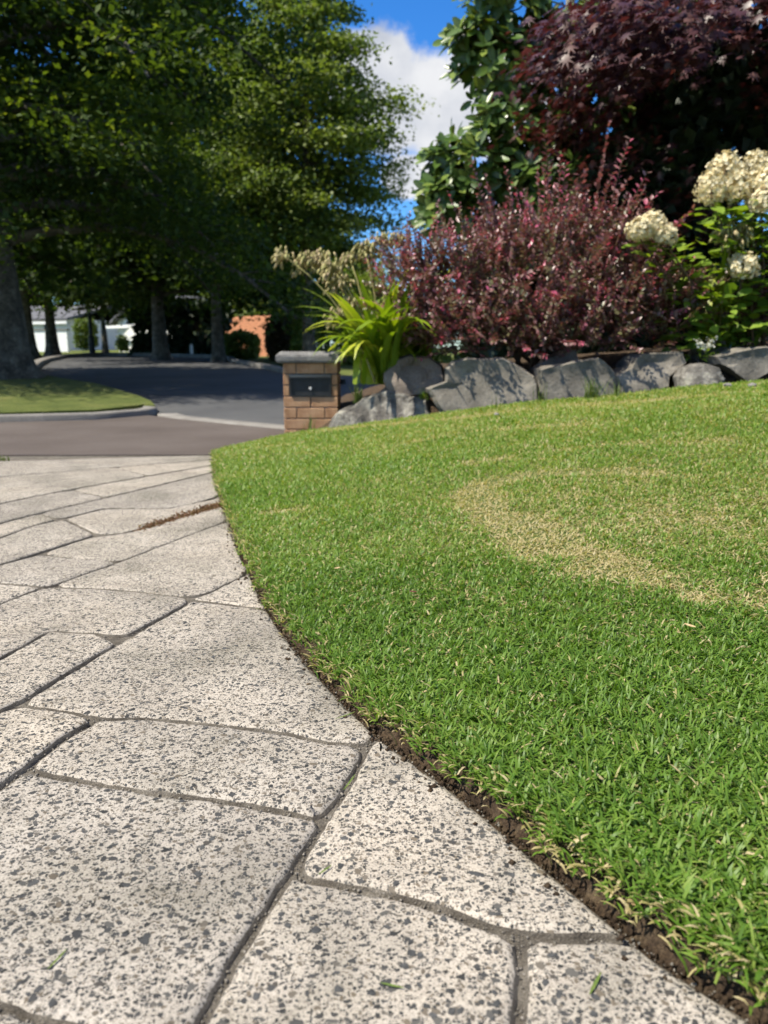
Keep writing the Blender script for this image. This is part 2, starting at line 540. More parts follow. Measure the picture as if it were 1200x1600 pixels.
M['aga_stalk'] = rough_mat('flower_stalk', [(.16, .16, .05), (.28, .24, .10)], 20, rough=.7, bump=.1)
M['dry_leaf'] = rough_mat('dry_leaf', [(.30, .20, .10), (.48, .36, .2)], 200, rough=.8, bump=.2, bscale=300, bdist=.001)
M['red_leaf'] = rough_mat('dark_red_leaf', [(.06, .012, .012), (.12, .03, .03)], 200, rough=.7, bump=.2, bscale=300, bdist=.001)
M['clip'] = rough_mat('grass_clipping', [(.07, .12, .02), (.13, .17, .04)], 90, rough=.6, bump=0)
M['moss'] = leaf_mat('joint_weed', [(.10, .045, .022), (.17, .08, .04), (.14, .11, .035)], rough=.8, transl=.15)
M['white_petal'] = leaf_mat('white_petal', [(.7, .7, .6), (.8, .8, .74)], rough=.6, transl=.3, tcol=(1, 1, .9))


# ------------------------------------------------------------------ the setting: ground, driveway, lane, street
def build_ground():
    xs = list(np.linspace(-160, 160, 65))
    ys = [-20, -5, 0, 2, 4, 5.05, 6, 7, 8, 9, 10, 12, 14, 17, 20, 25, 30, 35, 40, 50, 60, 90, 140, 250, 600]
    V = []; F = []
    for y in ys:
        for x in xs:
            V.append((x, y, gz(y) - .09 - (.03 if y < 8 else 0)))
    n = len(xs)
    for j in range(len(ys) - 1):
        for i in range(n - 1):
            F.append((j * n + i, j * n + i + 1, (j + 1) * n + i + 1, (j + 1) * n + i))
    tag(link('ground', raw_mesh('ground', V, F), M['verge']), 'sunlit and shaded grass beyond the far side of the street', kind='structure')


build_ground()


def sheet(name, pts, lift, mat, label, hfun=None, skirt=.12, step=.5):
    """flat polygon laid on the street-level ground, cut into strips so that it follows the rise; with a skirt down"""
    hfun = hfun or (lambda x, y: gz(y))
    bm = bmesh.new()
    vs = [bm.verts.new((p[0], p[1], 0)) for p in pts]
    bm.faces.new(vs)
    ys = [p[1] for p in pts]
    cuts = [5.05, 9, 14, 35] + list(np.arange(10, 34, 2.0))
    for c in cuts:
        if min(ys) < c < max(ys):
            bmesh.ops.bisect_plane(bm, geom=bm.verts[:] + bm.edges[:] + bm.faces[:], plane_co=(0, c, 0), plane_no=(0, 1, 0))
    border = [e for e in bm.edges if e.is_boundary]
    ret = bmesh.ops.extrude_edge_only(bm, edges=border)
    low = [g for g in ret['geom'] if isinstance(g, bmesh.types.BMVert)]
    lows = set(low)
    for q in bm.verts:
        q.co.z = hfun(q.co.x, q.co.y) + lift - (skirt if q in lows else 0)
    bmesh.ops.recalc_face_normals(bm, faces=bm.faces)
    me = bpy.data.meshes.new(name)
    bm.to_mesh(me); bm.free()
    return tag(link(name, me, mat), label, kind='structure')


# street and lane outlines read off the photograph onto the ground
lane_far = [on_ground(*p) for p in [(-420, 664), (-150, 662), (0, 660), (150, 656), (232, 649), (262, 652), (330, 659), (445, 670), (520, 679)]]
lane_near_y = 5.02
lane_pts = [(-7, lane_near_y - .05), (-3, lane_near_y - .03), (edge_x(5) + .02, lane_near_y + .0), (1.5, 5.3), (1.5, 6.4)] + [(p.x, p.y) for p in lane_far[::-1]]
sheet('lane', lane_pts, 0, M['lane'], 'brownish asphalt lane across the end of the driveway')

st = [(262, 651), (445, 669), (520, 678)]
st_near = [on_ground(*p) for p in st]
st_left = [on_ground(*p) for p in [(66, 600), (150, 618), (236, 641)]]
st_far = [on_ground(*p) for p in [(440, 584), (400, 574), (362, 567), (345, 560.5), (240, 557), (160, 556), (110, 559), (80, 566), (66, 575), (62, 584)]]
st_pts = [(p.x, p.y) for p in st_left] + [(p.x, p.y) for p in st_near] + [(1.6, 6.4), (9, 5.5), (12, 13), (4, 15.5)] + [(p.x, p.y) for p in st_far]
sheet('street', st_pts, .004, M['street'], 'dark grey asphalt street curving away in tree shade')

branch = [on_ground(*p) for p in [(-120, 596), (62, 590), (58, 578), (66, 570), (40, 561), (-120, 566)]]
sheet('side_street', [(p.x, p.y) for p in branch], .002, M['street'], 'grey asphalt side turning behind the big tree trunk')

verge = [on_ground(*p) for p in [(-420, 656), (0, 653), (150, 649), (225, 643), (243, 644), (236, 639), (150, 614), (66, 597), (0, 591), (-420, 586)]]
VERGE_XY = [(p.x, p.y) for p in verge]


def verge_h(x, y):
    return gz(y) + .03 + .10 * float(smooth(8, 11, y))


sheet('verge', VERGE_XY, .025, M['verge'], 'mown grass verge round the foot of the big tree', hfun=verge_h, skirt=.2)


def ribbon(name, path, wid, h0, h1, mat, label, hfun=None, bevel=.02):
    """kerb: rectangular section swept along a ground path"""
    hfun = hfun or (lambda x, y: gz(y))
    pts = [Vector((p[0], p[1], 0)) for p in path]
    fine = []
    for a, b in zip(pts, pts[1:]):
        n = max(1, int((b - a).length / .6))
        fine += [a.lerp(b, i / n) for i in range(n)]
    fine.append(pts[-1])
    V = []; F = []
    for i, p in enumerate(fine):
        d = (fine[min(i + 1, len(fine) - 1)] - fine[max(i - 1, 0)]).normalized()
        nrm = Vector((-d.y, d.x, 0))
        z = hfun(p.x, p.y)
        for off, hh in ((0, h0), (0, h1 - bevel), (bevel, h1), (wid - bevel, h1), (wid, h1 - bevel), (wid, h0)):
            q = p + nrm * off
            V.append((q.x, q.y, z + hh))
    k = 6
    for i in range(len(fine) - 1):
        for j in range(k - 1):
            F.append((i * k + j, i * k + j + 1, (i + 1) * k + j + 1, (i + 1) * k + j))
    me = raw_mesh(name, V, F)
    o = link(name, me, mat)
    return tag(o, label, kind='structure')


kp = [on_ground(*p) for p in [(-420, 663), (0, 659.5), (150, 655.5), (228, 649), (246, 645), (244, 641.5)]]
ribbon('kerb', [(p.x, p.y) for p in kp], .16, -.1, .065, M['kerb'], 'pale concrete kerb along the grass verge')
ribbon('kerb', [(p.x, p.y) for p in [on_ground(*q) for q in [(240, 641), (150, 617), (66, 599)]]], .14, -.1, .09, M['kerb'], 'concrete kerb between verge and street under the big tree')
ch = [on_ground(*p) for p in [(246, 648), (262, 653), (330, 660), (445, 671), (540, 683)]]
ribbon('gutter', [(p.x, p.y) for p in ch], .22, -.05, .012, M['kerb'], 'pale concrete gutter strip between lane and street', bevel=.006)
fk = [on_ground(*p) for p in [(70, 590), (61, 583), (60, 576), (66, 570), (80, 564.5), (110, 558), (160, 555), (240, 556), (345, 559.5)]]
ribbon('kerb', [(p.x, p.y) for p in fk], .3, -.1, .12, M['kerb'], 'curved concrete kerb at the far street corner')
rk = [on_ground(*p) for p in [(352, 561), (362, 566.5), (400, 573.5), (440, 583), (520, 602)]]
ribbon('kerb', [(p.x, p.y) for p in rk], .25, -.1, .11, M['kerb'], 'concrete kerb along the far right verge')
fp = [on_ground(*p) for p in [(108, 553.4), (150, 553.6), (215, 553.9)]]


# driveway: groove bed with every slab standing proud of it
GROOVE = .0075
drv = [(-7, -1.0), (-7, 5.0)] + [(p.x, p.y) for p in EDGE]
drv = [(-7, 5.0)] + [(float(p.x), float(p.y)) for p in EDGE] + [(EDGE[-1].x, -1.0), (-7, -1.0)]


def build_drive_bed():
    bm = bmesh.new()
    vs = [bm.verts.new((x, y, -SLOPE * y - GROOVE)) for x, y in drv]
    bm.faces.new(vs)
    ret = bmesh.ops.extrude_edge_only(bm, edges=bm.edges[:])
    for q in ret['geom']:
        if isinstance(q, bmesh.types.BMVert):
            q.co.z -= .08
    bmesh.ops.recalc_face_normals(bm, faces=bm.faces)
    me = bpy.data.meshes.new('driveway'); bm.to_mesh(me); bm.free()
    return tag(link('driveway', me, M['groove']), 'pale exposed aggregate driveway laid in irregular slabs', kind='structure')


DRIVE = build_drive_bed()

E = EDGE_PX
SLABS = [
    ([(63, 865), (100, 852), (140, 839), (196, 833), (245, 819), (298, 803), (343, 790), (347, 790), (356, 813), (283, 840), (241, 856), (182, 879), (171, 874), (105, 871)], 6),
    ([(63, 866), (105, 871), (171, 874), (182, 879), (94, 910), (70, 916), (0, 910), (-70, 904), (0, 882)], 6),
    ([(94, 910), (182, 879), (241, 856), (283, 840), (356, 813), (375, 865), (390, 894), (374, 902), (325, 926), (297, 935), (276, 931), (210, 923), (150, 919), (70, 916)], 7),
    ([(325, 926), (374, 902), (390, 894), (404, 928), (418, 951), (336, 940), (297, 936)], 5),
    ([(70, 917), (150, 919), (210, 923), (276, 931), (297, 935), (292, 942), (212, 985), (198, 991), (168, 991), (150, 989), (75, 985), (56, 998), (0, 1028), (-300, 1190), (-300, 1105), (0, 942)], 7),
    ([(-70, 905), (0, 911), (68, 916), (0, 942), (-300, 1105), (-300, 976)], 6),
    ([(184, 1004), (112, 1047), (45, 1088), (0, 1111), (-300, 1264), (-300, 1190), (0, 1028), (56, 998), (75, 985), (150, 989)], 8),
    ([(297, 937), (336, 941), (418, 952), (440, 985), (480, 1035), (520, 1078), (560, 1118), (590, 1147), (572, 1161), (500, 1157), (450, 1144), (375, 1135), (319, 1129), (225, 1120), (150, 1120), (112, 1111), (36, 1101), (45, 1088), (112, 1047), (184, 1004), (292, 942)], 7),
    ([(0, 1111), (36, 1102), (112, 1111), (150, 1122), (94, 1156), (41, 1199), (0, 1227), (-300, 1432), (-300, 1264)], 8),
    ([(152, 1122), (225, 1120), (319, 1129), (375, 1135), (450, 1144), (500, 1157), (562, 1161), (572, 1170), (530, 1245), (500, 1278), (475, 1272), (390, 1255), (300, 1242), (225, 1235), (125, 1217), (65, 1207), (43, 1199), (94, 1157)], 7),
    ([(0, 1228), (41, 1201), (65, 1207), (125, 1217), (225, 1235), (300, 1242), (390, 1255), (475, 1272), (499, 1279), (500, 1290), (465, 1345), (425, 1405), (370, 1490), (320, 1580), (280, 1650), (100, 1600), (0, 1570), (-300, 1480), (-300, 1433)], 7),
    ([(572, 1170), (575, 1162), (593, 1150), (650, 1190), (700, 1226), (760, 1274), (820, 1324), (880, 1374), (950, 1432), (1000, 1471), (987, 1463), (867, 1460), (813, 1457), (760, 1443), (693, 1417), (620, 1397), (520, 1377), (470, 1370), (465, 1345), (500, 1290), (530, 1245)], 7),
    ([(465, 1347), (467, 1371), (520, 1377), (620, 1397), (693, 1417), (760, 1443), (811, 1458), (813, 1517), (807, 1600), (800, 1800), (180, 1850), (280, 1650), (320, 1580), (370, 1490), (425, 1405)], 8),
    ([(815, 1459), (867, 1460), (987, 1463), (1004, 1474), (1060, 1514), (1112, 1548), (1182, 1590), (1320, 1690), (1480, 1806), (800, 1810), (807, 1600), (813, 1517)], 9),
    ([(-300, 1480), (0, 1570), (100, 1600), (280, 1650), (180, 1850), (-300, 1850)], 7),
    ([(-300, 950), (0, 840), (52, 821), (100, 811), (150, 835), (140, 838), (60, 863), (0, 882), (-300, 975)], 7),
    ([(101, 810), (133, 802), (161, 795), (224, 794), (261, 795), (300, 788), (342, 776), (346, 786), (298, 802), (245, 818), (196, 832), (152, 835)], 7),
    ([(-300, 915), (0, 818), (60, 802), (90, 811), (52, 820), (0, 839), (-300, 948)], 5),
    ([(60, 802), (112, 790), (224, 764), (332, 738), (337, 760), (342, 774), (300, 787), (261, 794), (224, 793), (161, 793), (133, 801), (92, 810)], 5),
    ([(-300, 882), (0, 787), (56, 775), (112, 765), (165, 777), (112, 789), (60, 801), (0, 816), (-300, 913)], 5),
    ([(112, 765), (160, 756), (332, 727), (332, 737), (224, 763), (166, 776)], 5),
    ([(-300, 800), (0, 745), (180, 730), (230, 743), (160, 755), (56, 774), (0, 786), (-300, 880)], 5),
    ([(180, 730), (332, 718), (332, 726), (232, 742.5)], 5),
    ([(-300, 727), (0, 720.5), (331, 711), (332, 717), (0, 744), (-300, 798)], 3),
]


def resample(poly, step):
    out = []
    n = len(poly)
    for i in range(n):
        a, b = poly[i], poly[(i + 1) % n]
        k = max(1, int(round((b - a).length / step)))
        out += [a.lerp(b, j / k) for j in range(k)]
    return out


def area2(P):
    return sum(P[i].x * P[(i + 1) % len(P)].y - P[(i + 1) % len(P)].x * P[i].y for i in range(len(P)))


def inset(P, d):
    out = []
    n = len(P)
    for i in range(n):
        t = (P[(i + 1) % n] - P[(i - 1) % n])
        if t.length < 1e-6:
            out.append(P[i]); continue
        t.normalize()
        nn = Vector((-t.y, t.x))
        out.append(P[i] + nn * d)
    return out


def safe_inset(Q, off):
    R = inset(Q, off)
    n = len(Q)
    qx = np.array([q.x for q in Q]); qy = np.array([q.y for q in Q])
    ax, ay = qx, qy
    bx, by = np.roll(qx, -1), np.roll(qy, -1)
    dx, dy = bx - ax, by - ay
    L2 = dx * dx + dy * dy + 1e-12
    c = Vector((float(qx.mean()), float(qy.mean())))
    out = []
    for r in R:
        for _ in range(60):
            t = np.clip(((r.x - ax) * dx + (r.y - ay) * dy) / L2, 0, 1)
            dd = np.hypot(r.x - ax - t * dx, r.y - ay - t * dy).min()
            if dd >= off * .93 and in_poly(r, Q):
                break
            r = r.lerp(c, .02)
        out.append(r)
    return out


def in_poly(p, P):
    c = False
    n = len(P); j = n - 1
    for i in range(n):
        if (P[i].y > p[1]) != (P[j].y > p[1]) and p[0] < (P[j].x - P[i].x) * (p[1] - P[i].y) / (P[j].y - P[i].y) + P[i].x:
            c = not c
        j = i
    return c


SLAB_TOPS = []
SLAB_LIFT = []
SLAB_OUT = []


def build_slab(px, half_mm, idx):
    P = [on_drive(u, v) for u, v in px]
    far = max(p.y for p in P)
    step = .012 if far < 2.2 else .04
    Q = [Vector((p.x, p.y)) for p in P]
    if area2(Q) < 0:
        Q = Q[::-1]
    Q = resample(Q, step)
    for _ in range(1):
        n = len(Q)
        Q = [(Q[i] * 2 + Q[(i - 1) % n] + Q[(i + 1) % n]) / 4 for i in range(n)]
    hm = half_mm * .001
    hm *= .6
    lay = [(hm * .1, -GROOVE - .003), (hm * .55, -.0060), (hm + .0008, -.0032), (hm + .003, -.0013), (hm + .007, -.0003), (hm + .014, 0.0)]
    lift = {4: .0005, 6: .0012, 8: .0018, 1: .0005, 15: .001, 2: .0005}.get(idx, 0) if far < 9 else 0
    V = []; F = []
    n = len(Q)
    wob = [noise.noise(Vector((q.x * 30, q.y * 30, idx * 3.1))) * .003 + noise.noise(Vector((q.x * 110, q.y * 110, idx))) * .0022 for q in Q]
    rings = []
    for off, dz in lay:
        R = safe_inset(Q, off)
        ring = []
        for i, r in enumerate(R):
            t = (Q[(i + 1) % n] - Q[(i - 1) % n]).normalized()
            nn = Vector((-t.y, t.x))
            r = r + nn * (wob[i] * (1 if dz > -.012 else .4))
            zz = -SLOPE * r.y + dz + (lift if dz > -.0055 else 0) + (noise.noise(Vector((r.x * 90, r.y * 90, 5))) * .0007 if dz > -.012 else 0)
            ring.append(len(V)); V.append((r.x, r.y, zz))
        rings.append(ring)
    for a, b in zip(rings, rings[1:]):
        for i in range(n):
            F.append((a[i], a[(i + 1) % n], b[(i + 1) % n], b[i]))
    F.append(tuple(rings[-1]))
    n_side = 2 * n
    me = bpy.data.meshes.new('slab')
    me.from_pydata(V, [], F); me.update()
    bm = bmesh.new(); bm.from_mesh(me)
    bm.faces.ensure_lookup_table()
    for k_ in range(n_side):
        bm.faces[k_].material_index = 1        # dark groove colour on the lower sides paints in joint shade
    bmesh.ops.triangulate(bm, faces=[f for f in bm.faces if len(f.verts) > 4])
    bm.to_mesh(me); bm.free()
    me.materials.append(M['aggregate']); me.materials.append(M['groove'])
    o = link('slab', me, M['aggregate'], DRIVE)
    me.polygons.foreach_set('use_smooth', [max(me.vertices[i].co.z + SLOPE * me.vertices[i].co.y - lift for i in p_.vertices) < -.0008 or len(p_.vertices) == 4 for p_ in me.polygons])
    SLAB_TOPS.append([Vector((V[i][0], V[i][1])) for i in rings[-2]]); SLAB_LIFT.append(lift); SLAB_OUT.append(Q)
    return o


for i, (px, hm) in enumerate(SLABS):
    build_slab(px, hm, i)

# rest of the driveway out of the frame on the left: a plain poured strip
mb = MB()
pl = [on_drive(-303, v) for v in (727, 760, 800, 880, 975, 1105, 1264, 1432, 1850)]
for a, b in zip(pl, pl[1:]):
    za, zb = -SLOPE * a.y - .001, -SLOPE * b.y - .001
    mb.add([(-7, a.y, za), (a.x, a.y, za), (b.x, b.y, zb), (-7, b.y, zb)], [(0, 1, 2, 3)])
b = pl[-1]
mb.add([(-7, b.y, -SLOPE * b.y - .001), (1.3, b.y, -SLOPE * b.y - .001), (1.3, -1, SLOPE - .001), (-7, -1, SLOPE - .001)], [(0, 1, 2, 3)])
mb.build('slab', M['aggregate'], DRIVE)


def in_poly(p, P):
    c = False
    n = len(P); j = n - 1
    for i in range(n):
        if (P[i].y > p[1]) != (P[j].y > p[1]) and p[0] < (P[j].x - P[i].x) * (p[1] - P[i].y) / (P[j].y - P[i].y) + P[i].x:
            c = not c
        j = i
    return c


def build_chips():
    """larger slate chips lying in the slab faces near the camera"""
    V = []; F = []
    r = random.Random(11)
    made = 0
    while made < 3400:
        y = .38 + 1.35 * r.random() ** 1.3
        x = r.uniform(-.62 * y - .12, min(.62 * y + .05, float(edge_x(y))))
        hit = next((k_ for k_, P in enumerate(SLAB_TOPS) if in_poly((x, y), P)), None)
        if hit is None:
            made += .3
            continue
        made += 1
        s = .0017 + .0036 * r.random() ** 3.2
        k = r.randint(5, 7)
        ph = r.random() * 6.28; el = r.uniform(.55, 1)
        ax = r.random() * 3.14
        b = len(V)
        z = -SLOPE * y + SLAB_LIFT[hit]
        out = []
        for j in range(k):
            t = ph + 6.283 * (j + r.uniform(-.3, .3)) / k
            rr = s * r.uniform(.7, 1.15)
            px_, py_ = rr * math.cos(t), rr * math.sin(t) * el
            out.append((px_ * math.cos(ax) - py_ * math.sin(ax), px_ * math.sin(ax) + py_ * math.cos(ax)))
        for (dx, dy) in out:
            V.append((x + dx, y + dy, z - .0006 - SLOPE * dy))
        for (dx, dy) in out:
            V.append((x + dx * .86, y + dy * .86, z + .0003 + r.uniform(0, .0003) - SLOPE * dy))
        for j in range(k):
            F.append((b + j, b + (j + 1) % k, b + k + (j + 1) % k, b + k + j))
        F.append(tuple(b + k + j for j in range(k)))
    me = bpy.data.meshes.new('stone_chips'); me.from_pydata(V, [], F); me.update()
    o = link('stone_chips', me, M['chip'], DRIVE)
    o['kind'] = 'stuff'


build_chips()


def build_grit():
    """sand grains and small stones washed into the joints"""
    r = random.Random(19)
    V = []; F = []
    pts = []
    for P in SLAB_OUT:
        pts += [q for q in P if .35 < q.y < 2.6 and abs(q.x) < .65 * q.y + .1]
    for q in pts:
        for _ in range(4 if q.y < 1.4 else 2):
            x = q.x + r.gauss(0, .004); y = q.y + r.gauss(0, .004)
            sz = .0006 + .0018 * r.random() ** 3
            z = -SLOPE * y - GROOVE + .001 + sz * .4
            b = len(V)
            for dx, dy, dz in ((1, 0, 0), (-1, 0, 0), (0, 1, 0), (0, -1, 0), (0, 0, 1), (0, 0, -1)):
                V.append((x + dx * sz * r.uniform(.6, 1.3), y + dy * sz * r.uniform(.6, 1.3), z + dz * sz * r.uniform(.6, 1.1)))
            for f in ((0, 2, 4), (2, 1, 4), (1, 3, 4), (3, 0, 4), (2, 0, 5), (1, 2, 5), (3, 1, 5), (0, 3, 5)):
                F.append(tuple(b + i for i in f))
    o = link('joint_grit', raw_mesh('joint_grit', V, F), M['grit'], DRIVE)
    o['kind'] = 'stuff'


build_grit()


# ------------------------------------------------------------------ lawn: soil edge, turf bed, blades
GAP = .016


def build_soil_edge():
    """cut soil edge between slabs and turf: a crumbly trench"""
    ys = np.concatenate([np.linspace(.28, 1.2, 420), np.linspace(1.22, 5.3, 150)])
    V = []; F = []
    offs = [-.02, -.002, .003, .006, .010, .014, .022, .065]
    for y in ys:
        ex = float(edge_x(y))
        # direction across the edge
        t = Vector((float(edge_x(y + .02) - edge_x(y - .02)), .04)).normalized()
        nn = Vector((t.y, -t.x))
        for k, o in enumerate(offs):
            q = Vector((ex, y)) + nn * o
            dz = [-.05, -.010, -.013, -.014, -.011, -.004, .006, .010][k]
            dz += noise.noise(Vector((q.x * 60, q.y * 60, 1))) * .007 + noise.noise(Vector((q.x * 150, q.y * 150, 4))) * .006 + noise.noise(Vector((q.x * 400, q.y * 400, 8))) * .003
            V.append((q.x, q.y, -SLOPE * y + dz))
    k = len(offs)
    for i in range(len(ys) - 1):
        for j in range(k - 1):
            F.append((i * k + j, i * k + j + 1, (i + 1) * k + j + 1, (i + 1) * k + j))
    tag(link('soil_edge', raw_mesh('soil_edge', V, F), M['soil']), 'dark crumbly soil edge cut between driveway and lawn', kind='structure')
    # crumbs
    r = random.Random(5)
    V = []; F = []
    for _ in range(6000):
        y = .35 + 2.6 * r.random() ** 1.6
        ex = float(edge_x(y))
        t = Vector((float(edge_x(y + .02) - edge_x(y - .02)), .04)).normalized(); nn = Vector((t.y, -t.x))
        q = Vector((ex, y)) + nn * r.uniform(.000, .024) * (1.0 if r.random() < .93 else -1.2)
        s = .001 + .0035 * r.random() ** 3
        side_ = (q - Vector((ex, y))).dot(nn)
        z = (-SLOPE * y - .010 + .018 * smooth(.010, .03, side_) if side_ > 0 else -SLOPE * y) + s * .3
        b = len(V)
        for dx, dy, dz in ((1, 0, 0), (-1, 0, 0), (0, 1, 0), (0, -1, 0), (0, 0, 1), (0, 0, -1)):
            V.append((q.x + dx * s * r.uniform(.6, 1.3), q.y + dy * s * r.uniform(.6, 1.3), z + dz * s * r.uniform(.6, 1.1)))
        for f in ((0, 2, 4), (2, 1, 4), (1, 3, 4), (3, 0, 4), (2, 0, 5), (1, 2, 5), (3, 1, 5), (0, 3, 5)):
            F.append(tuple(b + i for i in f))
    tag(link('soil_crumbs', raw_mesh('soil_crumbs', V, F), M['soil']), 'loose soil crumbs in the cut lawn edge', 'soil', kind='stuff')


build_soil_edge()


def lawn_edge_x(y):
    """left limit of the turf, a little in from the slabs along the normal of the edge"""
    y = np.asarray(y, float)
    dx = (edge_x(y + .02) - edge_x(y - .02)) / .04
    wob = .005 * np.sin(y * 37) + .005 * np.sin(y * 83 + 1) + .005 * np.sin(y * 211) + .004 * np.sin(y * 457 + 2)
    gap = GAP * (1 - .72 * smooth(1.2, 3.5, y)) + wob
    return edge_x(y) + gap * np.sqrt(1 + dx * dx)


def build_turf():
    V = []; F = []
    nu, ys = 60, np.concatenate([np.linspace(.2, 1.4, 90), np.linspace(1.44, 6.0, 90)])
    for y in ys:
        x0 = float(lawn_edge_x(y)); x1 = 4.2
        for i in range(nu + 1):
            t = i / nu
            if i == 0:
                V.append((x0 + .020, y, -SLOPE * y - .03)); continue
            tt = ((i - 1) / (nu - 1)) ** 2.2
            x = x0 + .024 + (x1 - x0) * tt
            z = float(lawn_z(x, y)) - .006
            if i == 1: z -= .008
            yf = float(np.interp(x, FX, FY))
            if y > yf:
                z -= min(.6, (y - yf) * .9)
            V.append((x, y, z))
    k = nu + 1
    for j in range(len(ys) - 1):
        for i in range(nu):
            F.append((j * k + i, j * k + i + 1, (j + 1) * k + i + 1, (j + 1) * k + i))
    tag(link('turf_bed', raw_mesh('turf_bed', V, F), M['thatch'], smooth_shade=True), 'brown green thatch under the lawn blades', kind='structure')


build_turf()


def vnoise(x, y, s, seed):
    """cheap vectorised value noise"""
    x = np.asarray(x) * s; y = np.asarray(y) * s
    xi = np.floor(x).astype(np.int64); yi = np.floor(y).astype(np.int64)
    fx = x - xi; fy = y - yi
    fx = fx * fx * (3 - 2 * fx); fy = fy * fy * (3 - 2 * fy)

    def h(a, b):
        n = (a * 374761393 + b * 668265263 + seed * 1442695041) & 0x7fffffff
        n = ((n ^ (n >> 13)) * 1274126177) & 0x7fffffff
        return ((n ^ (n >> 16)) & 0xffff) / 65535.0
    return (h(xi, yi) * (1 - fx) + h(xi + 1, yi) * fx) * (1 - fy) + (h(xi, yi + 1) * (1 - fx) + h(xi + 1, yi + 1) * fx) * fy


def on_lawn(u, v):
    d = ray(u, v)
    lo, hi = .2, 6.0
    for _ in range(50):
        mid = (lo + hi) / 2
        x = d.x * mid / d.y; z = CAM_Z + d.z * mid / d.y
        if z > float(lawn_z(x, mid)):
            lo = mid
        else:
            hi = mid
    x = d.x * lo / d.y
    return Vector((x, lo, float(lawn_z(x, lo))))


def dist_poly(px, py, pts):
    best = np.full(px.shape, 1e9)
    for a, b in zip(pts, pts[1:]):
        ab = np.array([b.x - a.x, b.y - a.y]); L2 = (ab ** 2).sum() + 1e-9
        t = np.clip(((px - a.x) * ab[0] + (py - a.y) * ab[1]) / L2, 0, 1)
        best = np.minimum(best, np.hypot(px - a.x - t * ab[0], py - a.y - t * ab[1]))
    return best


# worn, scalped marks in the lawn (dead straw, not shade)
ARCS = [([(735, 768), (765, 753), (840, 740), (950, 734), (1060, 742)], .055, 1.35),
        ([(745, 772), (760, 800), (805, 822), (850, 862), (910, 890), (1000, 900)], .075, 1.35),
        ([(790, 808), (850, 838), (890, 866), (930, 880)], .11, 1.3),
        ([(735, 722), (820, 712), (940, 694), (1040, 692), (1140, 685)], .05, .65),
        ([(420, 800), (470, 793)], .035, .9),
        ([(1020, 800), (1080, 815), (1150, 800), (1190, 780)], .07, .65),
        ([(1050, 905), (1090, 930), (1140, 920), (1200, 940)], .06, .7),
        ([(335, 712), (400, 700), (480, 690)], .05, .55),
        ([(500, 672), (700, 655), (900, 632), (1100, 618), (1250, 608)], .1, .6),
        ([(640, 690), (760, 672), (900, 662)], .07, .5),
        ([(870, 770), (960, 770), (1040, 775)], .06, .45)]
ARCS_W = [([on_lawn(u, v) for u, v in a], wd, s) for a, wd, s in ARCS]


def dryness(x, y):
    d = np.zeros_like(x)
    for pts, wd, s in ARCS_W:
        q = dist_poly(x, y, pts)
        d = np.maximum(d, s * np.exp(-(q / wd) ** 2))
    n = vnoise(x, y, 9, 3) * .5 + vnoise(x, y, 28, 5) * .5
    n2 = vnoise(x, y, 5, 41) * .55 + vnoise(x, y, 15, 43) * .3 + vnoise(x, y, 60, 47) * .15
    d = d * np.clip(-.55 + 2.9 * n2 * (.6 + .8 * n), 0, 1.15)
    # thin inner area of the scalped ring and the sun-bleached rise behind
    c = on_lawn(1000, 800)
    inner = np.exp(-(((x - c.x) / .75) ** 2 + ((y - c.y) / .6) ** 2))
    d = np.maximum(d, inner * (.22 + .75 * n * n2))
    d = d + .20 * smooth(2.0, 4.8, y) * n + .16 * smooth(.45, 1.4, x - edge_x(y)) * n
    # pale scorched fringe along the cut edge
    q = x - lawn_edge_x(y)
    d = np.maximum(d, .35 * np.exp(-(q / .016) ** 2) * n * 1.3)
    return np.clip(d, 0, 1)


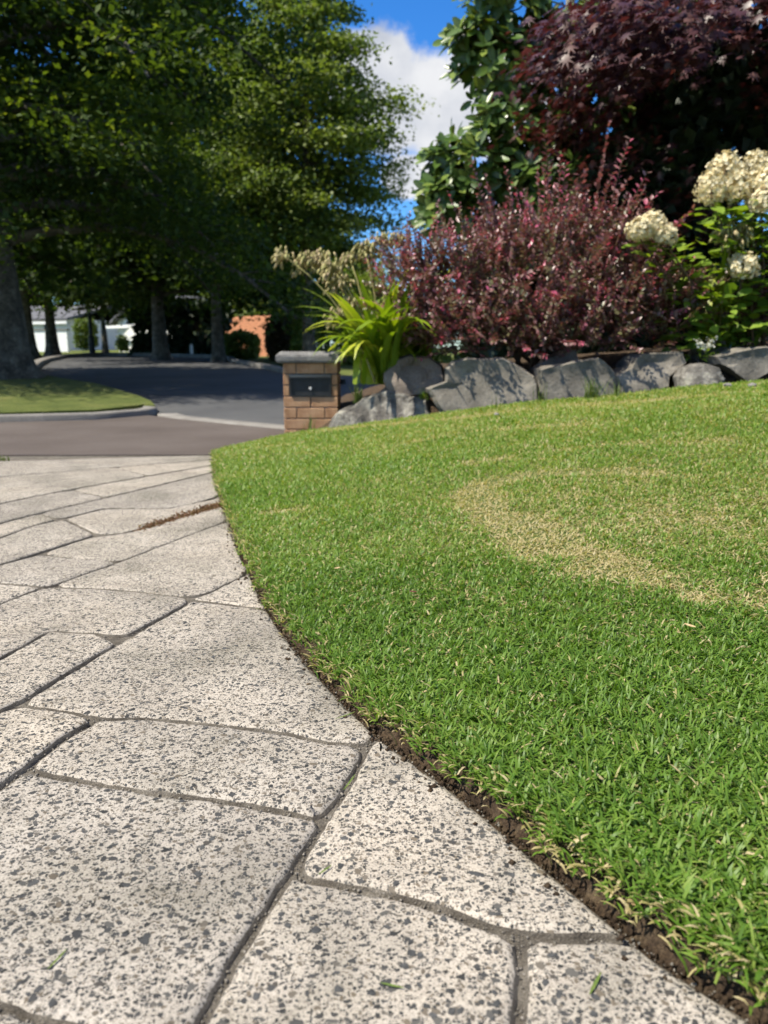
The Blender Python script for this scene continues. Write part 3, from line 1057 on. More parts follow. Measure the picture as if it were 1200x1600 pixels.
def build_grass():
    ps = []
    bands = [(.30, .75, 72000), (.75, 1.2, 60000), (1.2, 1.8, 46000), (1.8, 2.6, 27000), (2.6, 3.7, 17000), (3.7, 5.75, 11500)]
    for y0, y1, dens in bands:
        xa = min(float(lawn_edge_x(y0)), float(lawn_edge_x(y1)), float(lawn_edge_x((y0 + y1) / 2))) - .02
        xb = y1 * .62 + .12
        n = int((y1 - y0) * (xb - xa) * dens)
        x = rng.uniform(xa, xb, n); y = rng.uniform(y0, y1, n)
        ok = (x > lawn_edge_x(y) - .003) & (y < np.interp(x, FX, FY) + .04)
        ps.append(np.stack([x[ok], y[ok]], 1))
    nx = 42000
    oy = rng.uniform(.5, 5.5, nx); ox = oy * .62 + .12 + (1.6 * rng.random(nx) ** 1.3)
    ok = (oy < np.interp(ox, FX, FY) + .04) & (ox < 4.0) & (ox > lawn_edge_x(oy))
    ps.append(np.stack([ox[ok], oy[ok]], 1))
    nf = 1600
    fy = .33 + 3.2 * rng.random(nf) ** 1.7
    ps.append(np.stack([lawn_edge_x(fy) - .010 + .020 * rng.random(nf), fy], 1))
    P = np.concatenate(ps)
    x, y = P[:, 0], P[:, 1]
    n = len(x)
    dry = dryness(x, y)
    dry[-nf:] = .75 * (rng.random(nf) < .6)
    # clumping: thin out where bare
    keep = rng.random(n) > np.maximum(0, dry - .3) * .45
    x, y, dry = x[keep], y[keep], dry[keep]; n = len(x)
    q_ = x - lawn_edge_x(y)
    z = lawn_z(x, y) - .007 - .016 * smooth(.012, -.010, q_)
    far = smooth(1.0, 4.5, y)
    clump = vnoise(x, y, 22, 9) * .6 + vnoise(x, y, 60, 12) * .4
    tall = .7 + .6 * clump
    ln = (.013 + .0145 * rng.random(n)) * tall * (1 - .35 * dry) * (1 + .15 * far)
    wd = (.0017 + .0015 * rng.random(n)) * (1 + 1.2 * far)
    out_ = x > y * .62 + .12
    wd = np.where(out_, np.maximum(wd * 2.2, .005), wd)
    az = rng.random(n) * 2 * math.pi + 0.8 * (vnoise(x, y, 8, 21) - .5)
    lean = np.radians(28 + 50 * rng.random(n) ** .8)
    lean = np.where(rng.random(n) < .18, np.radians(84), lean)
    edge_q = x - lawn_edge_x(y)
    el = (edge_q < .025)
    az = np.where(el & (rng.random(n) < .5), math.pi + rng.normal(0, .8, n), az)
    isdry = rng.random(n) < dry * 1.02 + .035
    rnd = np.where(isdry, .70 + .30 * rng.random(n), np.clip(.05 + .50 * rng.random(n) + .24 * (vnoise(x, y, 3.2, 33) - .5) + .16 * far + .25 * dry, 0, .68))
    # yellow stray blades
    rnd = np.where(rng.random(n) < .006, .74, rnd)
    lean = np.where(isdry, np.radians(55 + 33 * rng.random(n)), lean)
    d = np.stack([np.cos(az), np.sin(az)], 1)
    side = np.stack([-np.sin(az), np.cos(az)], 1)
    tw = rng.normal(0, .5, n)
    V = np.zeros((n, 7, 3), np.float32)
    ang0 = lean * .55; ang1 = lean; ang2 = np.minimum(lean * 1.32, math.radians(103))
    pos = np.stack([x, y, z], 1)
    cur = pos.copy()
    segs = [(ang0, .34), (ang1, .36), (ang2, .30)]
    sx = np.stack([side[:, 0], side[:, 1], np.zeros(n)], 1)
    widths = [.75, 1.0, .85]
    V[:, 0] = cur - sx * (wd * widths[0] / 2)[:, None]; V[:, 1] = cur + sx * (wd * widths[0] / 2)[:, None]
    for k, (a, fr) in enumerate(segs):
        st_ = np.stack([d[:, 0] * np.sin(a), d[:, 1] * np.sin(a), np.cos(a)], 1) * (ln * fr)[:, None]
        cur = cur + st_
        cur[:, 2] = np.maximum(cur[:, 2], pos[:, 2] + .003)
        if k < 2:
            s2 = sx.copy(); s2[:, 2] = np.sin(tw) * .5
            V[:, 2 + 2 * k] = cur - s2 * (wd * widths[k + 1] / 2)[:, None]
            V[:, 3 + 2 * k] = cur + s2 * (wd * widths[k + 1] / 2)[:, None]
        else:
            V[:, 6] = cur
    T = np.array([(0, 1, 3), (0, 3, 2), (2, 3, 5), (2, 5, 4), (4, 5, 6)], np.int32)
    T3 = np.array([(0, 1, 5), (0, 5, 4), (4, 5, 6)], np.int32)
    ii = np.arange(n); nearb = (y < 2.3) & (x < y * .62 + .12)
    F = np.concatenate([(T[None] + (ii[nearb] * 7)[:, None, None]).reshape(-1, 3), (T3[None] + (ii[~nearb] * 7)[:, None, None]).reshape(-1, 3)])
    me = raw_mesh('grass_blades', V.reshape(-1, 3), F, {'rnd': np.repeat(rnd, 7)})
    tag(link('lawn_grass', me, M['grass']), 'short mown green lawn with straw coloured worn arcs', 'lawn', kind='stuff')
    print('grass blades', n)


build_grass()

# ------------------------------------------------------------------ leaf clouds
LEAF2 = (np.array([(0, 0, 0), (.32, .45, .07), (0, 1, 0), (-.32, .45, .07)], np.float32), np.array([(0, 1, 2), (0, 2, 3)], np.int32))
LEAF6 = (np.array([(0, 0, 0), (.22, .28, .05), (.24, .62, .06), (0, 1, -.06), (-.24, .62, .06), (-.22, .28, .05), (0, .5, 0)], np.float32),
         np.array([(0, 1, 6), (1, 2, 6), (2, 3, 6), (3, 4, 6), (4, 5, 6), (5, 0, 6)], np.int32))


def palmate(lobes, inner, spread, droop=.12):
    pts = [(0, 0, 0), (0, .30, .02)]
    n = len(lobes)
    for i, l in enumerate(lobes):
        a = math.radians(-spread / 2 + spread * i / (n - 1))
        pts.append((math.sin(a) * l, .30 + math.cos(a) * l, -droop * l))
        if i < n - 1:
            b = math.radians(-spread / 2 + spread * (i + .5) / (n - 1))
            pts.append((math.sin(b) * inner, .30 + math.cos(b) * inner, .0))
    F = []
    for i in range(2, len(pts) - 1):
        F.append((1, i + 1, i))
    F.append((1, 2, 0)); F.append((1, 0, len(pts) - 1))
    return (np.array(pts, np.float32), np.array(F, np.int32))


MAPLE = palmate([.32, .55, .68, .72, .68, .55, .32], .20, 250)
OAK = palmate([.38, .60, .72, .60, .38], .24, 210, .1)
OVATE = (np.array([(0, 0, 0), (.26, .2, .05), (.34, .45, .06), (.2, .78, .03), (0, 1, -.06), (-.2, .78, .03), (-.34, .45, .06), (-.26, .2, .05), (0, .5, 0)], np.float32),
         np.array([(i, i + 1, 8) for i in range(7)] + [(7, 0, 8)], np.int32))
OVAL = (np.array([(0, 0, 0), (.19, .25, .045), (.225, .55, .05), (.14, .86, .02), (0, 1, -.03), (-.14, .86, .02), (-.225, .55, .05), (-.19, .25, .045), (0, .5, 0)], np.float32),
        np.array([(i, i + 1, 8) for i in range(7)] + [(7, 0, 8)], np.int32))


def frames(d, up):
    d = d / np.linalg.norm(d, axis=1, keepdims=True)
    x = np.cross(d, up); l = np.linalg.norm(x, axis=1, keepdims=True)
    x = np.where(l < 1e-4, np.array([[1., 0, 0]]), x / np.maximum(l, 1e-4))
    z = np.cross(x, d)
    return np.stack([x, d, z], 2)          # columns


def cloud_mesh(name, tpl, pos, R, size, rnd):
    tv, tf = tpl
    V = np.einsum('nij,kj->nki', R, tv) * size[:, None, None] + pos[:, None, :]
    F = (tf[None] + (np.arange(len(pos)) * len(tv))[:, None, None]).reshape(-1, tf.shape[1])
    return raw_mesh(name, V.reshape(-1, 3), F, {'rnd': np.repeat(rnd, len(tv))})


def solo_leaves(name, tpl, pos, R, size, mat, parent, rnd=None):
    """leaves one can pick out: each an object, all sharing one mesh"""
    me = raw_mesh(name, tpl[0], tpl[1], {'solo': np.ones(len(tpl[0]))})
    me.materials.append(mat)
    for i in range(len(pos)):
        o = bpy.data.objects.new(name, me)
        COL.objects.link(o)
        adopt(o, parent)
        Mx = Matrix.Identity(4)
        for a in range(3):
            for b in range(3):
                Mx[a][b] = float(R[i, a, b] * size[i])
            Mx[a][3] = float(pos[i, a])
        o.matrix_basis = Mx


def project(P):
    """photo pixels of world points"""
    q = P - np.array([0, 0, CAM_Z])
    xc = q[:, 0]; zc = q[:, 1] * CP - q[:, 2] * SP; yc = q[:, 1] * SP + q[:, 2] * CP
    zc = np.maximum(zc, .01)
    return 600 + FPX * xc / zc, 800 - FPX * yc / zc, zc


def rand_dirs(n, g=rng):
    v = g.normal(size=(n, 3))
    return v / np.linalg.norm(v, axis=1, keepdims=True)


def make_tree(name, label, base, height, trunk_r, crown_r, crown_z0, n_branch, leaves, leaf_size, tpl, mat, seed, droop=-.15, profile=None, spread=.28, group=None, trunk_top=None, flat=.35, flare=1.0, az_range=None, sub=9, rise=.25, lean=(0, 0)):
    r = np.random.default_rng(seed)
    root = empty(name, base, label, 'tree', group)
    B = Vector(base)
    H = trunk_top or height * .93
    n = 12
    tp = []; tr = []
    for i in range(n + 1):
        t = i / n
        p = B + Vector((lean[0] * t + .10 * math.sin(t * 5 + seed) * t, lean[1] * t + .10 * math.cos(t * 4 + seed) * t, -0.15 + (H + .15) * t))
        tp.append(p); tr.append(max(.02, trunk_r * (1 - .9 * t ** .9)))
    # flared foot
    foot = []
    fr = []
    for z, k in ((-.15, 1.75), (.05, 1.55), (.2, 1.28), (.45, 1.1), (.9, 1.0)):
        foot.append(B + Vector((0, 0, z))); fr.append(trunk_r * (1 + (k - 1) * flare))
    pts = foot + [p for p in tp if p.z > B.z + 1.2]; rad = fr + [q for p, q in zip(tp, tr) if p.z > B.z + 1.2]
    tb = MB().tube(pts, rad, 14)
    me = tb.mesh('trunk')
    for q in me.vertices:
        a = math.atan2(q.co.y - B.y, q.co.x - B.x)
        h = q.co.z - B.z
        k = 1 + .10 * math.sin(a * 5 + seed) * max(0, 1 - h / .8) + .04 * math.sin(a * 3 + h * 2)
        c = Vector((B.x, B.y, q.co.z))
        if h < 1.2:
            q.co = c + (q.co - c) * k
    link('trunk', me, M['bark'], root, True)
    limbs = MB()
    anchors = []; weights = []
    for b in range(n_branch):
        t = (b + r.random()) / n_branch
        z = crown_z0 + (H * .98 - crown_z0) * t
        az = b * 2.39996 + r.uniform(-.4, .4) if az_range is None else r.uniform(*az_range)
        L_ = crown_r * (profile(t) if profile else (1 - .75 * t ** 1.5)) * r.uniform(.75, 1.12)
        d = Vector((math.cos(az), math.sin(az), 0))
        tt = z / H
        p0 = B + Vector((lean[0] * tt, lean[1] * tt, z - .0))
        ps = []; rs = []
        r0 = max(.012, min(trunk_r * .32, L_ * .018 + .01))
        for i in range(7):
            s = i / 6
            zz = rise * L_ * s + droop * L_ * s * s * 1.6
            side = Vector((-d.y, d.x, 0)) * (.07 * L_ * math.sin(s * 4 + b))
            ps.append(p0 + d * (L_ * s) + side + Vector((0, 0, zz)))
            rs.append(r0 * (1 - .85 * s) + .004)
        limbs.tube(ps, rs, 5, False)
        for k in range(sub):
            s = .25 + .75 * (k + r.random()) / sub
            i = min(5, int(s * 6)); f = s * 6 - i
            q = ps[i].lerp(ps[i + 1], f)
            sg = 1 if k % 2 else -1
            a2 = az + sg * r.uniform(.5, 1.2)
            l2 = L_ * r.uniform(.18, .38) * (1.15 - .5 * s)
            e = q + Vector((math.cos(a2) * l2, math.sin(a2) * l2, l2 * r.uniform(-.25, .25)))
            limbs.tube([q, q.lerp(e, .5) + Vector((0, 0, .05 * l2)), e], [rs[i] * .5 + .003, .006, .003], 4, False)
            for w_ in (.25, .55, .8, 1.0):
                anchors.append(q.lerp(e, w_)); weights.append(l2)
        anchors.append(ps[-1]); weights.append(L_ * .25)
    limbs.build('limbs', M['bark'], root, True)
    A = np.array([tuple(a) for a in anchors]); W = np.array(weights)
    idx = r.choice(len(A), leaves, p=W / W.sum())
    sg = spread * (.5 + W[idx] / W.mean() * .5)
    off = r.normal(size=(leaves, 3)) * np.stack([sg, sg, sg * flat], 1)
    P = A[idx] + off
    dv = np.stack([r.normal(size=leaves), r.normal(size=leaves), r.normal(size=leaves) * .5 - .35], 1)
    up = np.array([[0, 0, 1.]]) + .55 * r.normal(size=(leaves, 3))
    R = frames(dv, up)
    sz = leaf_size * r.uniform(.7, 1.25, leaves)
    bn = r.random(len(A))
    bb = np.repeat(r.random(len(A) // 20 + 1), 20)[:len(A)]
    rnd = np.clip(.30 * r.random(leaves) + .20 * bn[idx] + .5 * bb[idx] ** 1.3, 0, .999)
    link('crown', cloud_mesh('crown', tpl, P, R, sz, rnd), mat, root)
    return root



# ------------------------------------------------------------------ trees along the street
tb0 = on_ground(12, 604); tb0.z = verge_h(tb0.x, tb0.y) + .025
make_tree('oak_tree', 'huge dark oak whose thick trunk rises at the left edge of the photo', tb0, 14.0, .40, 5.4, 2.3, 70, 138000, .11, LEAF2, M['oak_leaf'], 3,
          droop=-.36, profile=lambda t: (1 - .55 * t ** 1.6), spread=.34, flat=.42, sub=9, rise=.34, flare=1.1)

p = Vector(((488 - 600) / FPX * 24.6, 24, gz(24) - .03))
make_tree('street_tree', 'tall layered green tree with a slim bare trunk straight behind the letterbox', p, 14.5, .19, 2.45, 3.3, 85, 60000, .14, LEAF2, M['mid_leaf'], 5,
          droop=-.10, profile=lambda t: float(np.interp(t, [0, .1, .25, .42, .6, .73, 1], [.8, .85, 1, 1, .66, .42, .1])), spread=.3, flat=.4, sub=8, rise=.12)


def far_tree(u, Y, label, h, tr, cr, z0, nb, lv, ls, mat, seed, **kw):
    q = Vector(((u - 600) / FPX * (Y * 1.0), Y, gz(Y) - .05))
    kw.setdefault('spread', .5); kw.setdefault('flat', .55); kw.setdefault('droop', -.25); kw.setdefault('rise', .3)
    make_tree('street_tree', label, q, h, tr, cr, z0, nb, lv, ls, LEAF2, mat, seed, sub=7, group='trees along the street', **kw)


far_tree(258, 29, 'dark tree with a flared trunk in front of the tall hedge', 13, .27, 5.2, 2.3, 45, 34000, .24, M['oak_leaf'], 11)
far_tree(346, 27, 'dark shaded tree at the right end of the tall hedge', 13, .20, 4.6, 2.6, 42, 26000, .23, M['oak_leaf'], 12)
far_tree(56, 33, 'leafy tree just right of the big trunk by the side turning', 10, .30, 4.0, 2.3, 40, 22000, .22, M['mid_leaf'], 13)
far_tree(93, 36, 'second tree from the big trunk, before the white wall', 10, .26, 3.6, 2.6, 36, 18000, .24, M['oak_leaf'], 14)
far_tree(174, 41, 'thin tree before the white gabled house', 8, .14, 2.8, 2.9, 30, 9000, .24, M['mid_leaf'], 15)
far_tree(-130, 17, 'oak crown reaching in from beyond the left edge', 14, .3, 5.2, 2.4, 50, 16000, .26, M['oak_leaf'], 16)
far_tree(420, 44, 'pale green tree beside the orange tiled roof', 9, .2, 3.6, 1.2, 40, 15000, .25, M['mid_leaf'], 17)
far_tree(545, 46, 'green tree behind the agapanthus seed heads', 6, .2, 4.2, .8, 40, 18000, .26, M['mid_leaf'], 18)


far_tree(215, 68, 'hazy tree showing above the tall hedge beyond the houses', 13, .3, 5.5, 1.5, 45, 14000, .42, M['mid_leaf'], 21)
far_tree(330, 70, 'tree beyond the orange tiled roof', 13, .3, 5.5, 1.5, 45, 14000, .42, M['oak_leaf'], 22)
far_tree(20, 72, 'tree far behind the white bungalow', 12, .3, 6, 1.5, 45, 14000, .42, M['oak_leaf'], 23)

# ------------------------------------------------------------------ far houses, walls, hedge, bushes
def px_box(u0, u1, v0, Y, depth, base=None):
    """x0, x1, y0, y1, z0, z1 of a block whose front spans these photo columns at distance Y and rises to row v0"""
    a, b = at(u0, v0, Y), at(u1, v0, Y)
    return a.x, b.x, Y, Y + depth, (gz(Y) - .15 if base is None else base), a.z


def house(name, label, u0, u1, v_eave, v_ridge, Y, depth, wall, roof, windows, gable_front=True, cat='house', turn=0):
    x0, x1, y0, y1, z0, z1 = px_box(u0, u1, v_eave, Y, depth)
    zr = at(u0, v_ridge, Y).z
    root = empty(name, ((x0 + x1) / 2, y0, z0), label, cat)
    mb = MB().box(x0, x1, y0, y1, z0, z1)
    xm = (x0 + x1) / 2
    if gable_front:
        mb.add([(x0, y0, z1), (x1, y0, z1), (xm, y0, zr), (x0, y1, z1), (x1, y1, z1), (xm, y1, zr)], [(0, 1, 2), (5, 4, 3)])
    mb.build('wall', wall, root)
    rb = MB(); o = .45; t = .16
    if gable_front:
        sl_ = (zr - z1) / (xm - x0)
        for sx in (-1, 1):
            xe = x0 - o if sx < 0 else x1 + o
            ze = z1 - sl_ * o
            ya, yb = y0 - o, y1 + o
            rb.add([(xe, ya, ze), (xm, ya, zr), (xm, yb, zr), (xe, yb, ze), (xe, ya, ze + t), (xm, ya, zr + t), (xm, yb, zr + t), (xe, yb, ze + t)],
                   [(0, 1, 2, 3), (4, 5, 6, 7), (0, 1, 5, 4), (1, 2, 6, 5), (2, 3, 7, 6), (3, 0, 4, 7)])
    else:
        ym = (y0 + y1) / 2; sl_ = (zr - z1) / (ym - y0)
        for sy in (-1, 1):
            ye = y0 - o if sy < 0 else y1 + o
            ze = z1 - sl_ * o
            xa, xb = x0 - o, x1 + o
            rb.add([(xa, ye, ze), (xa, ym, zr), (xb, ym, zr), (xb, ye, ze), (xa, ye, ze + t), (xa, ym, zr + t), (xb, ym, zr + t), (xb, ye, ze + t)],
                   [(0, 1, 2, 3), (4, 5, 6, 7), (0, 1, 5, 4), (1, 2, 6, 5), (2, 3, 7, 6), (3, 0, 4, 7)])
    ro = rb.build('roof', roof, root)
    MB().box(x0 - .5, x1 + .5, y0 - .56, y0 - .48, z1 - .34, z1 - .16).build('gutter', M['white_wall'], root)
    root.rotation_euler.z = math.radians(turn)
    for (a, b, c, d) in windows:
        wx0 = x0 + (x1 - x0) * a; wx1 = x0 + (x1 - x0) * b
        wn = MB().box(wx0 - .06, wx1 + .06, y0 - .05, y0 + .02, z0 + c - .06, z0 + d + .06).build('window', M['white_wall'], root)
        g = MB().box(wx0, wx1, y0 - .065, y0 - .055, z0 + c, z0 + d).build('pane', M['glass'])
        g.parent = wn
    return root


house('gabled_house', 'white gabled house with dark grey roof left of the tall hedge', 152, 300, 503, 462, 47, 12, M['white_wall'], M['roof_grey'], [(.62, .8, .9, 2.1)], turn=-38)
house('bungalow', 'white bungalow seen in gaps behind the leftmost trunks', -60, 128, 500, 474, 56, 10, M['white_wall'], M['roof_grey'], [(.45, .55, 1.1, 2.2), (.75, .86, 1.1, 2.2)], gable_front=False, turn=-24)
house('tiled_house', 'pale blue grey house with orange tiled roof behind the terracotta wall', 340, 440, 478, 452, 52, 9, M['grey_wall'], M['roof_tile'], [(.42, .56, 1.3, 2.3)], gable_front=False)

x0, x1, y0, y1, z0, z1 = px_box(318, 444, 494, 38.5, .25)
tw = empty('garden_wall', ((x0 + x1) / 2, y0, z0), 'orange terracotta garden wall right of the tall hedge', 'wall')
tw.rotation_euler.z = math.radians(-48)
n_c = 16
ch_ = (z1 - z0) / n_c
MB().box(x0 + .02, x1 - .02, y0 + .02, y1 - .02, z0, z1 - .01).build('mortar_core', M['mortar'], tw)
blk = MB().box(0, .39, -.001, .1, 0, ch_ - .012).mesh('block'); blk.materials.append(M['terracotta'])
for c in range(n_c):
    k = 0
    x = x0 - (.2 if c % 2 else 0)
    while x < x1 - .1:
        o = bpy.data.objects.new('block', blk); COL.objects.link(o); adopt(o, tw)
        o.matrix_basis = Matrix.Translation((x + random.uniform(-.004, .004), y0 + random.uniform(-.004, .004), z0 + c * ch_))
        x += .402
x0, x1, y0, y1, z0, z1 = px_box(-40, 122, 517, 50, .2)
pw = empty('front_wall', ((x0 + x1) / 2, y0, z0), 'low white plastered street wall behind the left tree trunks', 'wall')
pw.rotation_euler.z = math.radians(-22)
MB().box(x0, x1, y0, y1, z0, z1).build('panel', M['white_wall'], pw)
MB().box(x0 - .05, x1 + .05, y0 - .05, y1 + .05, z1 + .001, z1 + .09).build('coping', M['kerb'], pw)


def leafy_block(name, label, cat, boxes, n, size, mat, seed, stems=3):
    """hedge or bush: woody stems inside, leaves thick over a lumpy body"""
    r = np.random.default_rng(seed)
    Ps = []
    for (c, rad, pw_) in boxes:
        m = int(n / len(boxes))
        d = rand_dirs(m, r)
        sgn = np.sign(d) * np.abs(d) ** pw_
        q = sgn / np.max(np.abs(sgn) ** (1 / max(pw_, .01)) * 0 + 1)
        t = r.uniform(.55, 1.0, (m, 1)) ** .45
        lump = 1 + .16 * (vnoise(d[:, 0] * 3 + seed, d[:, 2] * 3 + d[:, 1] * 2, 1.7, seed) - .5)[:, None]
        Ps.append(np.array(c) + q * np.array(rad) * t * lump + r.normal(0, .05, (m, 3)))
    P = np.concatenate(Ps)
    m = len(P)
    base = Vector((float(np.mean([b[0][0] for b in boxes])), float(np.mean([b[0][1] for b in boxes])), float(min(b[0][2] - b[1][2] for b in boxes))))
    root = empty(name, base, label, cat)
    for (c, rad, pw_) in boxes:
        for k in range(stems):
            e = Vector(c) + Vector((r.uniform(-.6, .6) * rad[0], r.uniform(-.6, .6) * rad[1], .5 * rad[2]))
            MB().tube([Vector((c[0] + r.uniform(-.1, .1), c[1], c[2] - rad[2])), (Vector(c) + e) / 2, e], [.05, .03, .01], 5).build('stem', M['bark'], root)
    R = frames(rand_dirs(m, r) + np.array([[0, 0, -.2]]), np.array([[0, -.3, 1.]]) + .7 * r.normal(size=(m, 3)))
    rnd = np.clip(r.random(m) * .6 + .4 * vnoise(P[:, 0] * 2, P[:, 2] * 2, 1.5, seed), 0, .999)
    link('foliage', cloud_mesh('foliage', LEAF2, P, R, size * r.uniform(.7, 1.3, m), rnd), mat, root)
    return root


def px_blob(u0, u1, v0, v1, Y, ry, pw_=1.0):
    a, b = at(u0, v0, Y), at(u1, v1, Y)
    return ((a.x + b.x) / 2, Y, (a.z + b.z) / 2), ((b.x - a.x) / 2, ry, (a.z - b.z) / 2), pw_


leafy_block('hedge', 'tall dark clipped hedge behind two street trees', 'hedge', [px_blob(216, 290, 474, 562, 36, 1.2, .35), px_blob(280, 352, 476, 562, 35.6, 1.2, .35)], 20000, .34, M['dark_leaf'], 31)
leafy_block('bush', 'round mid green bush before the terracotta wall', 'bush', [px_blob(350, 404, 520, 561, 33, .9, .7)], 6000, .13, M['bush_leaf'], 32)
leafy_block('bush', 'bronze green bush right of the terracotta wall', 'bush', [px_blob(416, 466, 496, 566, 31, 1.0, .8)], 8000, .13, M['bronze_leaf'], 33)
leafy_block('bush', 'clipped green bush between low white wall and white house', 'bush', [px_blob(118, 150, 498, 545, 46, .8, .7)], 2600, .17, M['bush_leaf'], 34)
leafy_block('bush', 'wide dark green shrub border hidden behind letterbox and garden', 'bush', [px_blob(455, 560, 470, 590, 27, 1.2, .7), px_blob(540, 680, 470, 590, 28, 1.2, .7), px_blob(640, 800, 485, 590, 28.6, 1.2, .7)], 18000, .16, M['mid_leaf'], 35)
leafy_block('bush', 'small bush at the foot of the white gabled house', 'bush', [px_blob(183, 200, 526, 548, 44, .4, .8)], 900, .14, M['bush_leaf'], 36)

leafy_block('hedge', 'near black leaf mass added as painted shade of the maple hollow', 'hedge', [px_blob(740, 900, 420, 600, 9.9, .7, .6), px_blob(900, 1080, 230, 600, 9.0, .6, .5), px_blob(1020, 1330, 60, 600, 9.2, .7, .5)], 38000, .2, M['dark_leaf'], 37)  # added mass, no real hedge: near-black leaf colour paints the maple's inner shade

# lamp post
q = Vector(((160 - 600) / FPX * 35.5, 35, gz(35) - .1))
lp = empty('lamp_post', q, 'slim dark lamp post before the white gabled house', 'lamp post')
MB().tube([q, q + Vector((0, 0, .9)), q + Vector((0, 0, .95)), q + Vector((0, 0, 5.2))], [.13, .13, .085, .06], 10).build('pole', M['dark_metal'], lp)
MB().tube([q + Vector((0, 0, 5.2)), q + Vector((.2, -.2, 5.6)), q + Vector((.9, -.7, 5.75))], [.05, .045, .04], 8).build('arm', M['dark_metal'], lp)
MB().box(q.x + .8, q.x + 1.35, q.y - .95, q.y - .7, q.z + 5.68, q.z + 5.8).build('lamp_head', M['dark_metal'], lp, bevel=.03)
for u, v0, v1, Y, lab in ((299, 540, 553, 33, 'small white marker post at the foot of the dark hedge'), (334, 545, 557, 31, 'small white marker post beside the tree at the hedge end')):
    a = at(u, v0, Y)
    zb = gz(Y) - .12
    rt = empty('marker_post', (a.x, Y, zb), lab, 'post')
    MB().box(a.x - .06, a.x + .06, Y - .03, Y + .03, zb, a.z).build('post', M['white_wall'], rt)
    MB().add([(a.x - .07, Y - .04, a.z + .001), (a.x + .07, Y - .04, a.z + .001), (a.x + .07, Y + .04, a.z + .001), (a.x - .07, Y + .04, a.z + .001), (a.x, Y, a.z + .08)],
             [(0, 1, 4), (1, 2, 4), (2, 3, 4), (3, 0, 4), (3, 2, 1, 0)]).build('top', M['white_wall'], rt)

# ------------------------------------------------------------------ letterbox pillar
PY = 6.15
cx = at(485, 600, PY).x
PWD = .215                                   # half width
z_cb = at(485, 567, PY).z
z_ct = at(485, 549, PY).z
CH = .0875
NC = 8
zb = z_cb - NC * CH
lb = empty('letterbox', (cx, PY + PWD, zb), 'brown brick letterbox pillar with concrete cap and black metal flap', 'letterbox')
MB().box(cx - PWD + .012, cx + PWD - .012, PY + .012, PY + 2 * PWD - .012, zb, z_cb).build('mortar_core', M['mortar'], lb)
cap = MB()
cw, ct = .265, z_ct - z_cb
zz = z_cb
rows = [(cw - .012, zz), (cw, zz + .012), (cw, zz + ct * .62), (cw - .035, zz + ct)]
yc = PY + PWD
V = []
for hw, z in rows:
    V += [(cx - hw, yc - hw, z), (cx + hw, yc - hw, z), (cx + hw, yc + hw, z), (cx - hw, yc + hw, z)]
F = [(3, 2, 1, 0), (12, 13, 14, 15)]
for i in range(3):
    for j in range(4):
        F.append((i * 4 + j, i * 4 + (j + 1) % 4, i * 4 + 4 + (j + 1) % 4, i * 4 + 4 + j))
cap.add(V, F).build('cap', M['cap'], lb, bevel=.006)
bcache = {}


def brick(x0, x1, y0, y1, z0, z1):
    key = (round(x1 - x0, 3), round(y1 - y0, 3), round(z1 - z0, 3))
    if key not in bcache:
        a, b, c = (k / 2 for k in key)
        bm = bmesh.new()
        bmesh.ops.create_cube(bm, size=1)
        for q in bm.verts:
            q.co = Vector((q.co.x * 2 * a, q.co.y * 2 * b, q.co.z * 2 * c))
        bmesh.ops.bevel(bm, geom=bm.edges[:], offset=.0035, segments=1, affect='EDGES')
        me = bpy.data.meshes.new('brick'); bm.to_mesh(me); bm.free()
        me.materials.append(M['brick'])
        bcache[key] = me
    o = bpy.data.objects.new('brick', bcache[key]); COL.objects.link(o); adopt(o, lb)
    o.matrix_basis = Matrix.Translation(((x0 + x1) / 2, (y0 + y1) / 2 + random.uniform(-.0015, .0015), (z0 + z1) / 2)) @ Matrix.Rotation(random.uniform(-.006, .006), 4, 'Z')


g = .005
X0, X1, Y0, Y1 = cx - PWD, cx + PWD, PY, PY + 2 * PWD
for c in range(NC):
    z1 = z_cb - c * CH - .004; z0 = z1 - CH + .009
    boxrow = c in (1, 2)
    if c % 2 == 1 and not boxrow or c == 0 and False:
        # two stretchers on front and back
        for ya in (Y0, Y1 - .1):
            brick(X0, cx - g, ya, ya + .1, z0, z1); brick(cx + g, X1, ya, ya + .1, z0, z1)
        for xa in (X0, X1 - .1):
            brick(xa, xa + .1, Y0 + .105, Y1 - .105, z0, z1)
    else:
        for xa in (X0, X1 - .1 if not boxrow else X1 - .045):
            wd = .1 if not boxrow else .045
            if boxrow:
                brick(xa, xa + wd, Y0, PY + PWD - g, z0, z1); brick(xa, xa + wd, PY + PWD + g, Y1, z0, z1)
            else:
                brick(xa, xa + wd, Y0, PY + PWD - g, z0, z1); brick(xa, xa + wd, PY + PWD + g, Y1, z0, z1)
        if not boxrow:
            brick(X0 + .107, X1 - .107, Y0, Y0 + .1, z0, z1)
        brick(X0 + .107, X1 - .107, Y1 - .1, Y1, z0, z1)
